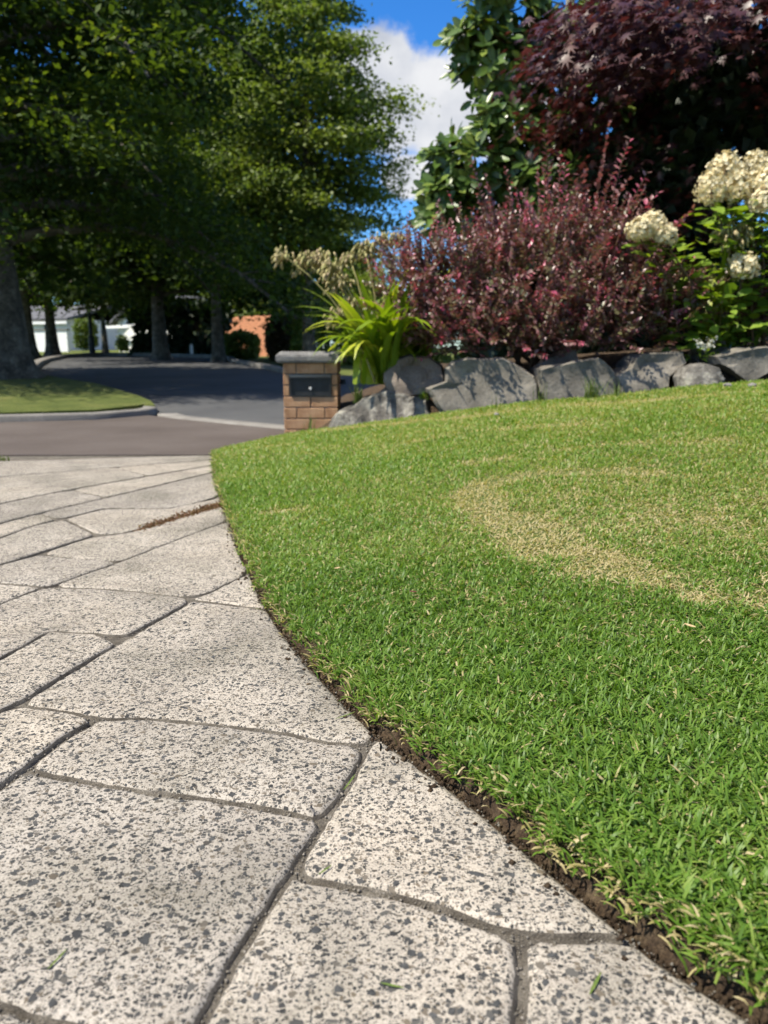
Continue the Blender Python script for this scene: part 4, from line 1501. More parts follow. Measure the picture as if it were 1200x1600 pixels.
# steel box in the two courses under the top one
bz1 = z_cb - CH - .006; bz0 = z_cb - 3 * CH + .006
bx0, bx1 = X0 + .052, X1 - .052
fr = MB()
fr.box(bx0, bx1, Y0 - .012, Y0 + .03, bz1 - .018, bz1)
fr.build('lintel', M['kerb'], lb)
pz1 = bz1 - .024
pn = MB().box(bx0 + .002, bx1 - .002, Y0 + .002, Y0 + .03, bz0, pz1).build('door', M['dark_metal'], lb, bevel=.003)
rim = MB()
rim.box(bx0 + .004, bx1 - .004, Y0 - .010, Y0 + .001, pz1 - .012, pz1 - .001)
rim.box(bx0 + .004, bx1 - .004, Y0 - .010, Y0 + .001, bz0 + .001, bz0 + .010)
rim.box(bx0 + .004, bx0 + .013, Y0 - .010, Y0 + .001, bz0 + .011, pz1 - .013)
rim.box(bx1 - .013, bx1 - .004, Y0 - .010, Y0 + .001, bz0 + .011, pz1 - .013)
r_ = rim.build('rim', M['dark_metal']); r_.parent = pn
kz = bz0 + (pz1 - bz0) * .42
k_ = MB().tube([(cx, Y0 + .002, kz), (cx, Y0 - .012, kz), (cx, Y0 - .013, kz), (cx, Y0 - .022, kz)], [.007, .007, .013, .011], 12).build('knob', M['steel']); k_.parent = pn

# ------------------------------------------------------------------ garden bed and rocks
BED = [(at(520, 664, 5.85), -.05), (at(600, 640, 5.8), .0), (at(700, 600, 5.75), .0), (at(840, 590, 5.65), 0), (at(960, 580, 5.55), 0), (at(1080, 575, 5.45), 0), (at(1200, 565, 5.4), 0), (at(1500, 550, 5.3), 0), (at(1900, 545, 5.1), 0)]


def bed_z(x, y):
    fx = [b[0].x for b in BED]; fz_ = [b[0].z for b in BED]; fy = [b[0].y for b in BED]
    z0 = np.interp(x, fx, fz_); y0 = np.interp(x, fx, fy)
    t = y - y0
    base = -.25
    rise = .10 * smooth(0, .8, t) - (z0 + .1 - base) * smooth(2.2, 4.5, t)
    return float(z0 + rise - (.45 * smooth(0, .35, -t)))


def build_bed():
    xs = np.linspace(BED[0][0].x - .35, 7, 70)
    V = []; F = []
    n = 0
    ts = np.linspace(-.4, 5, 46)
    for x in xs:
        y0 = float(np.interp(x, [b[0].x for b in BED], [b[0].y for b in BED]))
        for t in ts:
            y = y0 + t
            V.append((x, y, bed_z(x, y) + .03 * noise.noise(Vector((x * 5, y * 5, 0))) - .25 * float(smooth(BED[0][0].x, BED[0][0].x - .35, x))))
    k = len(ts)
    for i in range(len(xs) - 1):
        for j in range(k - 1):
            F.append((i * k + j, (i + 1) * k + j, (i + 1) * k + j + 1, i * k + j + 1))
    tag(link('garden_bed', raw_mesh('garden_bed', V, F), M['soil'], smooth_shade=True), 'dark soil of the raised garden bed behind the rocks', kind='structure')


build_bed()


def rock(label, outline, Y, thick, mat, seed, lean=.06, front=.93, rough=.015, bulge=.03):
    P = [at(u, v, Y) for u, v in outline]
    c = sum(P, Vector()) / len(P)
    if sum(P[i].x * P[(i + 1) % len(P)].z - P[(i + 1) % len(P)].x * P[i].z for i in range(len(P))) < 0:
        P = P[::-1]
    Q = []
    n = len(P)
    for i in range(n):
        a, b = P[i], P[(i + 1) % n]
        m = max(1, int((b - a).length / .06))
        Q += [a.lerp(b, j / m) for j in range(m)]
    rings = []
    V = []; F = []
    n = len(Q)
    r = random.Random(seed)
    tilt = r.uniform(-.15, .15)
    for sc_, dy in ((front * .55, -bulge * .9), (front, -bulge * .4), (.975, .015), (1.0, thick * .22), (.97, thick * .6), (.75, thick)):
        ring = []
        for q in Q:
            p_ = c + (q - c) * sc_
            p_.y = Y + dy + (q.z - c.z) * lean * 3 + (q.x - c.x) * tilt + (.06 * thick if sc_ < .8 else 0)
            ring.append(len(V)); V.append(p_)
        rings.append(ring)
    for a, b in zip(rings, rings[1:]):
        for i in range(n):
            F.append((a[i], a[(i + 1) % n], b[(i + 1) % n], b[i]))
    F.append(tuple(rings[0][::-1])); F.append(tuple(rings[-1]))
    me = bpy.data.meshes.new('rock'); me.from_pydata([tuple(v) for v in V], [], F)
    bm = bmesh.new(); bm.from_mesh(me)
    bmesh.ops.recalc_face_normals(bm, faces=bm.faces)
    bmesh.ops.triangulate(bm, faces=bm.faces[:])
    bmesh.ops.subdivide_edges(bm, edges=[e for e in bm.edges if e.calc_length() > .05], cuts=1, use_grid_fill=True)
    bmesh.ops.triangulate(bm, faces=bm.faces[:])
    bm.normal_update()
    for q in bm.verts:
        p_ = q.co * 4.5 + Vector((seed * 7.3, 0, 0))
        dd = noise.noise(p_) * rough * 1.3 + noise.noise(p_ * 3.1) * rough * .6 + noise.noise(p_ * 8) * rough * .25
        q.co += q.normal * dd
    bm.to_mesh(me); bm.free()
    base = Vector((c.x, Y + thick * .4, min(q.z for q in P)))
    o = link('rock', me, mat, None, False, base)
    bm = bmesh.new(); bm.from_mesh(me)
    for f in bm.faces: f.smooth = True
    for e in bm.edges:
        if len(e.link_faces) == 2 and e.calc_face_angle(0) > math.radians(20): e.smooth = False
    bm.to_mesh(me); bm.free()
    return tag(o, label, 'rock', 'rocks edging the garden bed')


RB = M['rock']; RBR = M['rock_brown']; RL = M['rock_lichen']
rock('largest smooth grey slab rock, second from the letterbox along the lawn', [(668, 609), (696, 596), (697, 576), (709, 565), (731, 560), (789, 559), (811, 570), (837, 588), (842, 600), (842, 645), (773, 655), (712, 660), (690, 645)], 5.42, .42, RB, 1, lean=.05)
rock('brown flat topped rock lying above the lichen rock beside the agapanthus', [(611, 571), (621, 560), (640, 555), (672, 559), (693, 572), (697, 592), (693, 603), (661, 616), (629, 622), (607, 612), (600, 595), (600, 584)], 5.75, .5, RBR, 2, lean=.14)
rock('low rough lichen covered rock nearest the letterbox', [(505, 682), (527, 652), (563, 624), (600, 613), (633, 616), (668, 626), (680, 648), (676, 672), (613, 678), (550, 684)], 5.62, .4, RL, 3, lean=.12, rough=.03, bulge=.08)
rock('small pale pointed shard on the lichen rock below the agapanthus', [(583, 622), (600, 606), (615, 601), (623, 611), (624, 624)], 5.8, .15, RB, 4, rough=.008)
rock('wide dark angular rock with grass tufts at its foot', [(841, 578), (855, 572), (900, 565), (939, 558), (946, 563), (963, 581), (967, 600), (962, 628), (897, 636), (852, 640), (846, 612)], 5.34, .4, RB, 5, lean=.03)
rock('brown rock behind the wide angular one, under the burgundy shrub', [(832, 578), (855, 560), (885, 549), (901, 545), (908, 563), (905, 590), (838, 598)], 5.75, .35, RBR, 6, lean=.05)
rock('long wedge shaped rock with a pale sunlit top', [(962, 588), (987, 575), (994, 560), (1008, 552), (1071, 549), (1077, 566), (1046, 588), (1042, 604), (1005, 620), (970, 618)], 5.3, .45, RB, 7, lean=.10)
rock('small rounded boulder alone in front of the other rocks', [(1065, 590), (1074, 575), (1090, 570), (1106, 569), (1122, 575), (1131, 592), (1127, 609), (1095, 616), (1068, 609)], 5.08, .26, RL, 8, lean=.08, rough=.014, bulge=.07)
rock('overhanging pointed slab rock at the right edge', [(1115, 556), (1155, 548), (1200, 541), (1290, 538), (1285, 578), (1210, 576), (1168, 601), (1152, 588), (1138, 577), (1122, 570)], 5.24, .45, RB, 9, lean=.02)
rock('squat dark rock behind the small boulder below the hydrangea', [(1085, 560), (1103, 545), (1111, 532), (1135, 532), (1140, 550), (1132, 575), (1090, 580)], 5.6, .3, RB, 10)
rock('far right rock mostly cut off by the edge', [(1270, 590), (1280, 548), (1340, 540), (1420, 545), (1430, 600), (1340, 606)], 5.2, .4, RB, 12)
r = random.Random(8)
for i, (u, v, lab) in enumerate(((1137, 601, 'pale pebble left of the pointed slab tip'), (1175, 601, 'small white pebble under the pointed slab'), (775, 646, 'tiny pale stone at the foot of the largest slab'))):
    a = on_lawn(u, v + 3)
    s = .02 if i < 2 else .014
    bm = bmesh.new()
    bmesh.ops.create_icosphere(bm, subdivisions=2, radius=s)
    for q in bm.verts:
        q.co *= 1 + .35 * noise.noise(q.co * 60 + Vector((i, 0, 0)))
        q.co.z *= .7; q.co.x *= 1.3
    me = bpy.data.meshes.new('pebble'); bm.to_mesh(me); bm.free()
    o = link('pebble', me, M['kerb']); o.location = (a.x, a.y, a.z + s * .45)
    tag(o, lab, 'pebble')


# ------------------------------------------------------------------ agapanthus beside the letterbox
def strap_mesh(nseg, bend, wid, seed):
    """strap leaf of unit length in its own frame: y out, z up; arches over"""
    V = []; F = []
    a = math.radians(82); p = Vector((0, 0, 0))
    for i in range(nseg + 1):
        t = i / nseg
        hw = wid * (.55 + .9 * t * (1 - t) * 1.6) * (1 - t ** 4) + .0008
        dz = .35 * hw
        V += [(-hw, p.y, p.z + dz), (0, p.y, p.z), (hw, p.y, p.z + dz)]
        a = math.radians(82) - bend * t ** 1.2
        p = p + Vector((0, math.cos(a), math.sin(a))) / nseg
    for i in range(nseg):
        for j in range(2):
            F.append((i * 3 + j, i * 3 + j + 1, i * 3 + 4 + j, i * 3 + 3 + j))
    me = raw_mesh('leaf', V, F, {'solo': np.ones(len(V))})
    me.materials.append(M['aga_leaf'])
    me.polygons.foreach_set('use_smooth', [True] * len(me.polygons))
    return me


STRAPS = [strap_mesh(10, b, wd, i) for i, (b, wd) in enumerate(((1.2, .044), (1.7, .046), (2.2, .044), (2.7, .046), (.7, .044)))]


def seed_head(c, rad, axis, seed, parent, n=46):
    r = np.random.default_rng(seed)
    mb = MB()
    c = Vector(c); axis = Vector(axis).normalized()
    Ps = []; Ds = []
    for i in range(n):
        d = Vector(tuple(rand_dirs(1, r)[0]))
        if d.dot(axis) < -.35: d = -d
        d = (d + axis * .35).normalized()
        L_ = rad * r.uniform(.5, 1.1)
        e = c + d * L_ + Vector((0, 0, -rad * .28 * r.random()))
        m_ = c + d * L_ * .55 + Vector((0, 0, .06 * rad))
        mb.tube([c, m_, e], [.0014, .0012, .0012], 3, False)
        Ps.append(e); Ds.append((d * .5 + Vector((0, 0, -1.0))).normalized())
    st = mb.build('pedicels', M['aga_stalk'], parent)
    P = np.array([tuple(q) for q in Ps]); D = np.array([tuple(q) for q in Ds])
    pods = []
    # each pod: three-sided drop
    tv = np.array([(0, 0, 0), (.22, .35, .0), (-.11, .35, .19), (-.11, .35, -.19), (.16, .75, 0), (-.08, .75, .14), (-.08, .75, -.14), (0, 1, 0)], np.float32)
    tf = np.array([(0, 1, 2), (0, 2, 3), (0, 3, 1), (1, 4, 5), (1, 5, 2), (2, 5, 6), (2, 6, 3), (3, 6, 4), (3, 4, 1), (4, 7, 5), (5, 7, 6), (6, 7, 4)], np.int32)
    R = frames(D, r.normal(size=(n, 3)))
    hd = link('pods', cloud_mesh('pods', (tv, tf), P, R, .046 * r.uniform(.8, 1.3, n), r.random(n)), M['aga_seed'], parent)
    for o in (st, hd):
        o['kind'] = 'stuff'


def agapanthus(label, centre, leaves, heads, seed):
    r = np.random.default_rng(seed)
    root = empty('agapanthus', centre, label, 'agapanthus')
    for i in range(leaves):
        az = r.uniform(0, 2 * math.pi)
        b = Vector(centre) + Vector((r.normal(0, .07), r.normal(0, .07), -.02))
        k = int(r.choice([0, 0, 1, 1, 2, 2, 3, 4, 4]))
        L_ = r.uniform(.5, .98)
        o = bpy.data.objects.new('leaf', STRAPS[k]); COL.objects.link(o); adopt(o, root)
        o.matrix_basis = Matrix.Translation(b) @ Matrix.Rotation(az, 4, 'Z') @ Matrix.Rotation(r.normal(0, .12), 4, 'Y') @ Matrix.Diagonal((L_ * r.uniform(.85, 1.3), L_, L_, 1))
    for i, (u, v, Y, rad, n) in enumerate(heads):
        h = at(u, v, Y)
        b = Vector(centre) + Vector((r.normal(0, .05), r.normal(0, .05), 0))
        mid = b.lerp(h, .55) + Vector((0, 0, .10 * (h - b).length))
        stalk = MB().tube([b, b.lerp(mid, .5) + Vector((0, 0, .04)), mid, mid.lerp(h, .5) + Vector((0, 0, .02)), h], [.009, .008, .007, .006, .006], 6).build('flower_stalk', M['aga_stalk'], root, True)
        e = bpy.data.objects.new('seed_head', None); COL.objects.link(e); e.location = h
        e.parent = root; e.matrix_parent_inverse = Matrix.Translation(-Vector(centre))
        seed_head_local(e, h, rad * 1.1, h - mid, seed * 50 + i, int(n * 1.6))


def seed_head_local(parent, h, rad, axis, seed, n):
    before = set(o.name for o in COL.objects)
    tmp = bpy.data.objects.new('tmp', None)
    seed_head((0, 0, 0), rad, axis, seed, tmp, n)
    for o in list(COL.objects):
        if o.name not in before:
            o.parent = parent
            o.matrix_parent_inverse = Matrix.Identity(4)
    bpy.data.objects.remove(tmp)


A1 = at(596, 592, 6.05); A1.z = max(A1.z, .12)
agapanthus('bright yellow green agapanthus clump with tan seed heads beside the letterbox', at(598, 596, 5.95), 175,
           [(447, 402, 6.0, .085, 34), (482, 412, 6.05, .10, 44), (505, 408, 6.1, .10, 44), (522, 424, 5.95, .10, 44), (533, 445, 6.0, .10, 40), (532, 497, 5.9, .10, 44), (552, 478, 5.95, .09, 40), (572, 396, 6.15, .10, 44), (594, 384, 6.2, .10, 40), (618, 380, 6.3, .09, 40), (548, 408, 6.2, .09, 36)], 61)
agapanthus('small agapanthus clump half hidden behind the burgundy shrub', at(648, 560, 6.25), 34, [], 62)
agapanthus('agapanthus with one green drooping seed head in front of the hydrangea', at(1130, 560, 5.75), 16, [(1143, 372, 5.45, .12, 70)], 63)


# ------------------------------------------------------------------ burgundy fringe shrub
def twig_shrub(name, label, cat, blobs, n_twigs, seed, root_px, shoots=(), stems=9, leaf=.04, fresh=.10):
    r = np.random.default_rng(seed)
    base = Vector(root_px)
    root = empty(name, base, label, cat)
    vol = np.array([b[1][0] * b[1][2] for b in blobs]) ** .75; vol = vol / vol.sum()
    Ps = []; Ds = []; Us = []; rn = []; sz = []
    twigs = MB()
    ends = []
    specs = []
    for i in range(n_twigs):
        b = blobs[r.choice(len(blobs), p=vol)]
        d = rand_dirs(1, r)[0]
        if d[2] < -.6: d[2] *= -.6
        if d[1] > .3: d[1] *= -1 if r.random() < .65 else 1
        t = r.uniform(.25, 1.0) ** .55
        lump = .95 + .34 * math.sin(d[0] * 7 + d[2] * 5 + seed) * math.sin(d[1] * 5 + d[2] * 6 + d[0] * 3)
        q = Vector(b[0]) + Vector((d[0] * b[1][0], d[1] * b[1][1], d[2] * b[1][2])) * t * lump
        dr = (Vector(tuple(d)) * .55 + Vector((r.normal(0, .35), r.normal(0, .3), .45 + r.normal(0, .25)))).normalized()
        specs.append((q, dr, r.uniform(.16, .32), t))
    for (u, v, u2, v2, Y) in shoots:
        a, e = at(u, v, Y), at(u2, v2, Y - .05)
        specs.append((a, (e - a).normalized(), (e - a).length, 1.2))
    for q, dr, L_, t in specs:
        shoot = t > 1.1
        e = q + dr * L_
        side0 = dr.cross(Vector((r.normal(), r.normal(), r.normal()))).normalized()
        midp = q.lerp(e, .5) + side0 * (.03 * L_)
        twigs.tube([q - dr * .05, midp, e], [.0035 if not shoot else .006, .0022 if not shoot else .0035, .001], 3, False)
        m = int(L_ / (.013 if not shoot else .02))
        red = r.random() < fresh
        for k in range(m):
            s = (k + .5) / m
            p = q.lerp(midp, s * 2) if s < .5 else midp.lerp(e, s * 2 - 1)
            sg = 1 if k % 2 else -1
            ld = (side0 * sg * 1.0 + dr * .75 + Vector((r.normal(0, .25), r.normal(0, .25), r.normal(0, .25)))).normalized()
            Ps.append(tuple(p)); Ds.append(tuple(ld))
            Us.append((r.normal(0, .45), r.normal(0, .45) - .15, 1.0))
            c = r.random() * .62 + .10 * r.random()
            if shoot: c = .36 + .40 * r.random()
            if red: c = .70 + .29 * r.random()
            elif s > .8 and r.random() < .35: c = .6 + .36 * r.random()
            rn.append(c); sz.append(leaf * (1.15 - .45 * s) * r.uniform(.75, 1.25) * (1.35 if shoot else 1))
    for i in range(stems):
        b = blobs[i % len(blobs)]
        e = Vector(b[0]) + Vector((r.uniform(-.6, .6) * b[1][0], r.uniform(-.5, .5) * b[1][1], r.uniform(.1, .6) * b[1][2]))
        s0 = base + Vector((r.normal(0, .12), r.normal(0, .1), -.05))
        MB().tube([s0, s0.lerp(e, .35) + Vector((0, 0, .12)), s0.lerp(e, .7) + Vector((0, 0, .08)), e], [.018, .014, .009, .004], 6).build('stem', M['twig'], root, True)
    o = twigs.build('twigs', M['twig'], root); o['kind'] = 'stuff'
    P = np.array(Ps)
    R = frames(np.array(Ds), np.array(Us))
    o = link('foliage', cloud_mesh('foliage', LEAF6, P, R, np.array(sz), np.array(rn)), M['loro_leaf'], root)
    o['kind'] = 'stuff'
    print(name, 'leaves', len(P))


def blob(u, v, ru, rv, Y, ry):
    c = at(u, v, Y)
    return (tuple(c), (ru * Y / FPX, ry, rv * Y / FPX))


SH = [(855, 330, 851, 205, 5.85), (930, 320, 952, 190, 5.8), (905, 320, 915, 265, 5.75), (960, 300, 985, 215, 5.85), (975, 330, 1012, 268, 5.8), (985, 350, 1030, 300, 5.75), (940, 340, 985, 275, 5.7),
      (760, 330, 735, 245, 5.9), (770, 330, 757, 270, 5.85), (830, 340, 800, 285, 5.8), (1040, 370, 1085, 325, 5.7), (1020, 380, 1070, 345, 5.7), (690, 400, 655, 365, 5.9), (880, 330, 885, 250, 5.9), (800, 340, 790, 262, 5.95), (720, 350, 700, 300, 5.9)]
_r = random.Random(6)
for _ in range(26):
    _u = _r.gauss(880, 95); _v = 345 + .42 * abs(_u - 880); _l = _r.uniform(60, 120) * max(.4, 1 - abs(_u - 880) / 320)
    SH.append((_u, _v, _u + _r.gauss(0, 22) + (_u - 850) * .12, _v - _l, _r.uniform(5.6, 6.1)))
twig_shrub('fringe_shrub', 'wide burgundy leaved fringe shrub with tall upright shoots above the rocks', 'shrub',
           [blob(840, 455, 180, 95, 6.0, .7), blob(690, 460, 85, 55, 6.0, .5), blob(640, 435, 50, 45, 6.05, .35), blob(985, 475, 85, 60, 5.95, .5), blob(805, 400, 70, 45, 6.1, .4), blob(905, 390, 65, 50, 6.05, .4), blob(740, 515, 130, 48, 5.8, .4), blob(930, 512, 120, 48, 5.75, .4), blob(1020, 490, 70, 55, 5.75, .4), blob(655, 505, 50, 45, 5.9, .3), blob(700, 530, 60, 30, 5.85, .3), blob(840, 535, 170, 32, 5.75, .3)],
           1600, 71, at(850, 566, 6.1), SH, stems=14, fresh=.16)
twig_shrub('fringe_shrub', 'low burgundy fringe shrub under the hydrangea at the right edge', 'shrub',
           [blob(1200, 490, 50, 45, 5.8, .35), blob(1260, 470, 80, 60, 5.9, .4)], 260, 72, at(1210, 555, 5.9), [], stems=5, fresh=.25)


# ------------------------------------------------------------------ trees with leaves one can pick out
def pick_split(root, name, tpl, P, R, sz, rnd, mat, cap=300, stuff_name='foliage'):
    """the leaves that show largest become objects, the rest one mass"""
    u, v, zc = project(P)
    seen = (u > 0) & (u < 1200) & (v > 0) & (v < 560)
    # nearest leaf of each small picture cell first
    cell = (u // 14).astype(int) * 1000 + (v // 14).astype(int)
    order = np.lexsort((zc, cell))
    first = np.zeros(len(P), bool)
    last = None
    for i in order:
        if cell[i] != last:
            first[i] = True; last = cell[i]
    score = np.where(seen & first, sz / zc, -1)
    top = np.argsort(-score)[:cap]
    m = np.zeros(len(P), bool); m[top] = True
    solo_leaves(name, tpl, P[m], R[m], sz[m], mat, root)
    o = link(stuff_name, cloud_mesh(stuff_name, tpl, P[~m], R[~m], sz[~m], rnd[~m]), mat, root)
    o['kind'] = 'stuff'


def magnolia():
    r = np.random.default_rng(81)
    Y = 9.2
    b = Vector((at(880, 560, Y).x, Y + .3, -.1))
    root = empty('magnolia_tree', b, 'glossy dark green magnolia tree between the sky gap and the maple', 'tree')
    top = at(900, -140, Y + .3)
    tr = [b, b.lerp(top, .3) + Vector((.06, 0, 0)), b.lerp(top, .6) + Vector((-.05, 0, 0)), top]
    MB().tube(tr, [.13, .11, .08, .03], 10).build('trunk', M['bark'], root, True)
    blobs = [blob(770, 120, 65, 62, Y, .7), blob(740, 65, 42, 30, Y - .2, .4), blob(790, 20, 70, 60, Y, .7), blob(790, 215, 80, 55, Y - .1, .7), blob(740, 270, 75, 52, Y - .2, .6), blob(700, 320, 52, 55, Y - .2, .5), blob(840, 300, 90, 80, Y, .8), blob(790, 380, 110, 60, Y, .7), blob(900, 150, 110, 130, Y + .4, .9), blob(695, 250, 32, 24, Y - .3, .3), blob(680, 300, 24, 28, Y - .2, .3),
             blob(930, 330, 110, 90, Y + .5, .7), blob(1010, 60, 130, 150, Y + .6, .9)]
    limbs = []
    Ps = []; Ds = []; Us = []
    vol = np.array([q[1][0] * q[1][2] for q in blobs]) ** .85; vol /= vol.sum()
    for i in range(1150):
        q = blobs[r.choice(len(blobs), p=vol)]
        d = rand_dirs(1, r)[0]
        if d[1] > .2: d[1] *= -1
        t = r.uniform(.3, 1) ** .5
        tip = Vector(q[0]) + Vector((d[0] * q[1][0], d[1] * q[1][1], d[2] * q[1][2])) * t
        ax = (Vector(tuple(d)) + Vector((0, -.25, .55))).normalized()
        n = int(r.integers(6, 10))
        s0 = ax.orthogonal().normalized()
        ph = r.random() * 6.28
        for k in range(n):
            a = ph + k * 2.4
            o_ = Matrix.Rotation(a, 3, ax) @ s0
            dd = (o_ + ax * r.uniform(.15, .75)).normalized()
            Ps.append(tuple(tip - ax * (.012 * k) + dd * .01)); Ds.append(tuple(dd)); Us.append(tuple(ax + Vector((r.normal(0, .2), r.normal(0, .2), r.normal(0, .2)))))
        if i % 5 == 0:
            hub = Vector(q[0])
            MBL.tube([tip, tip.lerp(hub, .5) + Vector((0, 0, -.05)), hub], [.006, .010, .016], 4, False)
    for q in blobs:
        hub = Vector(q[0]); k = min(1, max(.05, (hub.z - b.z - .5) / (top.z - b.z)))
        s_ = b.lerp(top, k * .85)
        MBL.tube([s_, s_.lerp(hub, .5) + Vector((0, 0, .1)), hub], [.05, .035, .018], 5, False)
    MBL.build('limbs', M['bark'], root, True)
    P = np.array(Ps); R = frames(np.array(Ds), np.array(Us)); sz = .18 * r.uniform(.65, 1.15, len(P))
    pick_split(root, 'leaf', OVAL, P, R, sz, r.random(len(P)), M['magnolia_leaf'])
    print('magnolia', len(P))


MBL = MB()
magnolia()


def maple():
    r = np.random.default_rng(91)
    c = Vector((at(1225, 0, 7.6).x, 7.7, 0))
    b = Vector((c.x + .3, c.y + .2, .25))
    root = empty('maple_tree', b, 'burgundy Japanese maple with dark shaded hollow over the shrubs', 'tree')
    fork = b + Vector((0, -.1, 1.1))
    MB().tube([b, b + Vector((.05, 0, .5)), fork], [.12, .10, .09], 10).build('trunk', M['bark'], root, True)
    limbs = MB()
    pads = []
    # umbrella of leaf pads: outer skin low at the rim, crown high in the middle
    for i in range(190):
        a = i * 2.39996 + r.uniform(-.2, .2)
        t = math.sqrt((i + .5) / 190)
        rad = 1.95 * t
        x = c.x + math.cos(a) * rad; y = c.y + math.sin(a) * rad * .9
        z = 4.5 - 2.0 * t ** 2.4 + r.normal(0, .16)
        pads.append((Vector((x, y, z)), .42, 1.0))
    # hanging curtain at the back and right that closes the hollow
    for i in range(45):
        a = r.uniform(-.35, math.pi + .2)
        rad = r.uniform(1.2, 2.1)
        pads.append((Vector((c.x + math.cos(a) * rad, c.y + abs(math.sin(a)) * rad * .8 + .2, r.uniform(.9, 3.6))), .48, 1.0))
    for i in range(14):
        pads.append((Vector((c.x + r.uniform(-.6, 2.4), c.y + r.uniform(.2, .9), r.uniform(1.0, 3.4))), .45, 1.0))
    for (u, v, Y) in [(895, 40, 6.6), (935, 20, 6.3), (980, 70, 6.2), (905, 85, 6.5), (945, 95, 6.2), (1020, 40, 6.0), (1050, 85, 6.0), (1000, 10, 6.0), (875, 95, 6.7), (1080, 20, 5.8), (1000, 95, 6.1)]:
        pads.append((at(u, v, Y), .32, 1.6))
    Ps = []; Ds = []; Us = []
    for (p, s, w_) in pads:
        d0 = (p - Vector((c.x, c.y, p.z))); d0.z = 0
        if d0.length < .01: d0 = Vector((1, 0, 0))
        d0.normalize()
        mid = fork.lerp(p, .5) + Vector((0, 0, .25))
        if r.random() < .12 and p.y > c.y + .6 and p.x > c.x + .4:
            limbs.tube([fork, fork.lerp(mid, .5) + Vector((0, 0, .1)), mid, p], [.022, .016, .009, .003], 5, False)
        n = int(74 * w_)
        off = r.normal(size=(n, 3)) * np.array([s * .55, s * .55, s * .22])
        for k in range(n):
            q = p + Vector(tuple(off[k]))
            q.z -= .25 * max(0, (q - p).dot(d0))
            dd = Vector((d0.x * .6 + r.normal(0, .6), d0.y * .6 + r.normal(0, .6), -.45 + r.normal(0, .3)))
            Ps.append(tuple(q)); Ds.append(tuple(dd)); Us.append((d0.x * .5 + r.normal(0, .3), d0.y * .5 + r.normal(0, .3), 1.0))
    limbs.build('limbs', M['twig'], root, True)
    P = np.array(Ps); R = frames(np.array(Ds), np.array(Us)); sz = .105 * r.uniform(.7, 1.25, len(P))
    pick_split(root, 'leaf', MAPLE, P, R, sz, r.random(len(P)), M['maple_leaf'])
    print('maple', len(P))


maple()


# ------------------------------------------------------------------ hydrangea at the right edge
def hydrangea():
    r = np.random.default_rng(95)
    Y = 5.55
    b = at(1160, 560, Y + .15)
    root = empty('hydrangea', b, 'bright green hydrangea with cream flower heads at the right edge', 'hydrangea')
    heads = [(1112, 292, Y - .1, .085, .14), (1132, 268, Y, .10, .16), (1152, 292, Y - .05, .09, .14), (1180, 268, Y + .05, .11, .17), (1196, 290, Y - .08, .10, .15), (1225, 262, Y, .11, .17), (1192, 312, Y - .15, .075, .10),
             (1000, 358, Y - .25, .075, .09), (1020, 352, Y - .22, .08, .11), (1040, 366, Y - .25, .06, .085), (1161, 416, Y - .2, .085, .11), (1240, 330, Y, .10, .15)]
    fl = []
    for a in range(4):
        t = a * math.pi / 2
        c, s = math.cos(t), math.sin(t)
        for (x, y, z) in ((0, 0, 0), (.30, .34, .10), (0, .62, .16), (-.30, .34, .10)):
            fl.append((x * c - y * s, z, x * s + y * c))
    tv = np.array(fl, np.float32)
    tf = np.array([(k * 4 + i, k * 4 + j, k * 4 + l) for k in range(4) for i, j, l in ((0, 1, 2), (0, 2, 3))], np.int32)
    LP = []; LD = []; LU = []
    for i, (u, v, yy, rw, rh) in enumerate(heads):
        c = at(u, v, yy)
        s0 = b + Vector((r.normal(0, .10), r.normal(0, .08), -.05))
        e = c - Vector((0, 0, rh * .6))
        mid = s0.lerp(e, .55) + Vector((r.normal(0, .06), r.normal(0, .04), .05))
        MB().tube([s0, mid, e, c + Vector((0, 0, rh * .5))], [.009, .007, .005, .002], 6).build('stem', M['twig'], root, True)
        n = 420
        d = rand_dirs(n, r)
        lump = 1 + .18 * np.sin(d[:, 0] * 6 + i) * np.sin(d[:, 2] * 7 + d[:, 1] * 4)
        prof = 1.15 - .22 * np.clip(d[:, 2], -1, 1)
        P = np.array(tuple(c)) + d * np.stack([rw * prof, rw * prof, np.full(n, rh * .8)], 1) * (lump * r.uniform(.72, 1.02, n))[:, None]
        R = frames(d + .35 * r.normal(size=(n, 3)), r.normal(size=(n, 3)))
        cl = np.clip(r.random(n) * .85 + (.15 if i in (9, 6) else 0), 0, .999)
        o = link('flower_head', cloud_mesh('flower_head', (tv, tf), P, R, .023 * r.uniform(.8, 1.25, n), cl), M['hyd_petal'], root)
        o['kind'] = 'stuff'
        for k in range(15):
            q = s0.lerp(mid, k / 7) if k < 7 else mid.lerp(e, (k - 7) / 8)
            for sg in (1, -1):
                a = k * 1.57 + r.normal(0, .3)
                d_ = Vector((math.cos(a) * sg, math.sin(a) * sg, r.uniform(-.15, .45)))
                LP.append(tuple(q + d_ * .03)); LD.append(tuple(d_)); LU.append((r.normal(0, .25), r.normal(0, .25) - .2, 1))
    for i in range(620):
        q = Vector((at(r.uniform(1075, 1290), 400, Y).x, Y + r.uniform(-.25, .35), at(1100, r.uniform(320, 545), Y).z))
        if i < 70:
            q = at(r.uniform(1040, 1120), r.uniform(450, 545), Y - .1 + r.uniform(-.1, .2))
        d_ = Vector((r.normal(), r.normal() - .5, r.uniform(-.4, .3)))
        LP.append(tuple(q)); LD.append(tuple(d_)); LU.append((r.normal(0, .3), r.normal(0, .3) - .3, 1))
    P = np.array(LP); R = frames(np.array(LD), np.array(LU)); sz = .115 * r.uniform(.6, 1.2, len(P))
    pick_split(root, 'leaf', OVATE, P, R, sz, r.random(len(P)), M['hyd_leaf'], cap=290)


hydrangea()


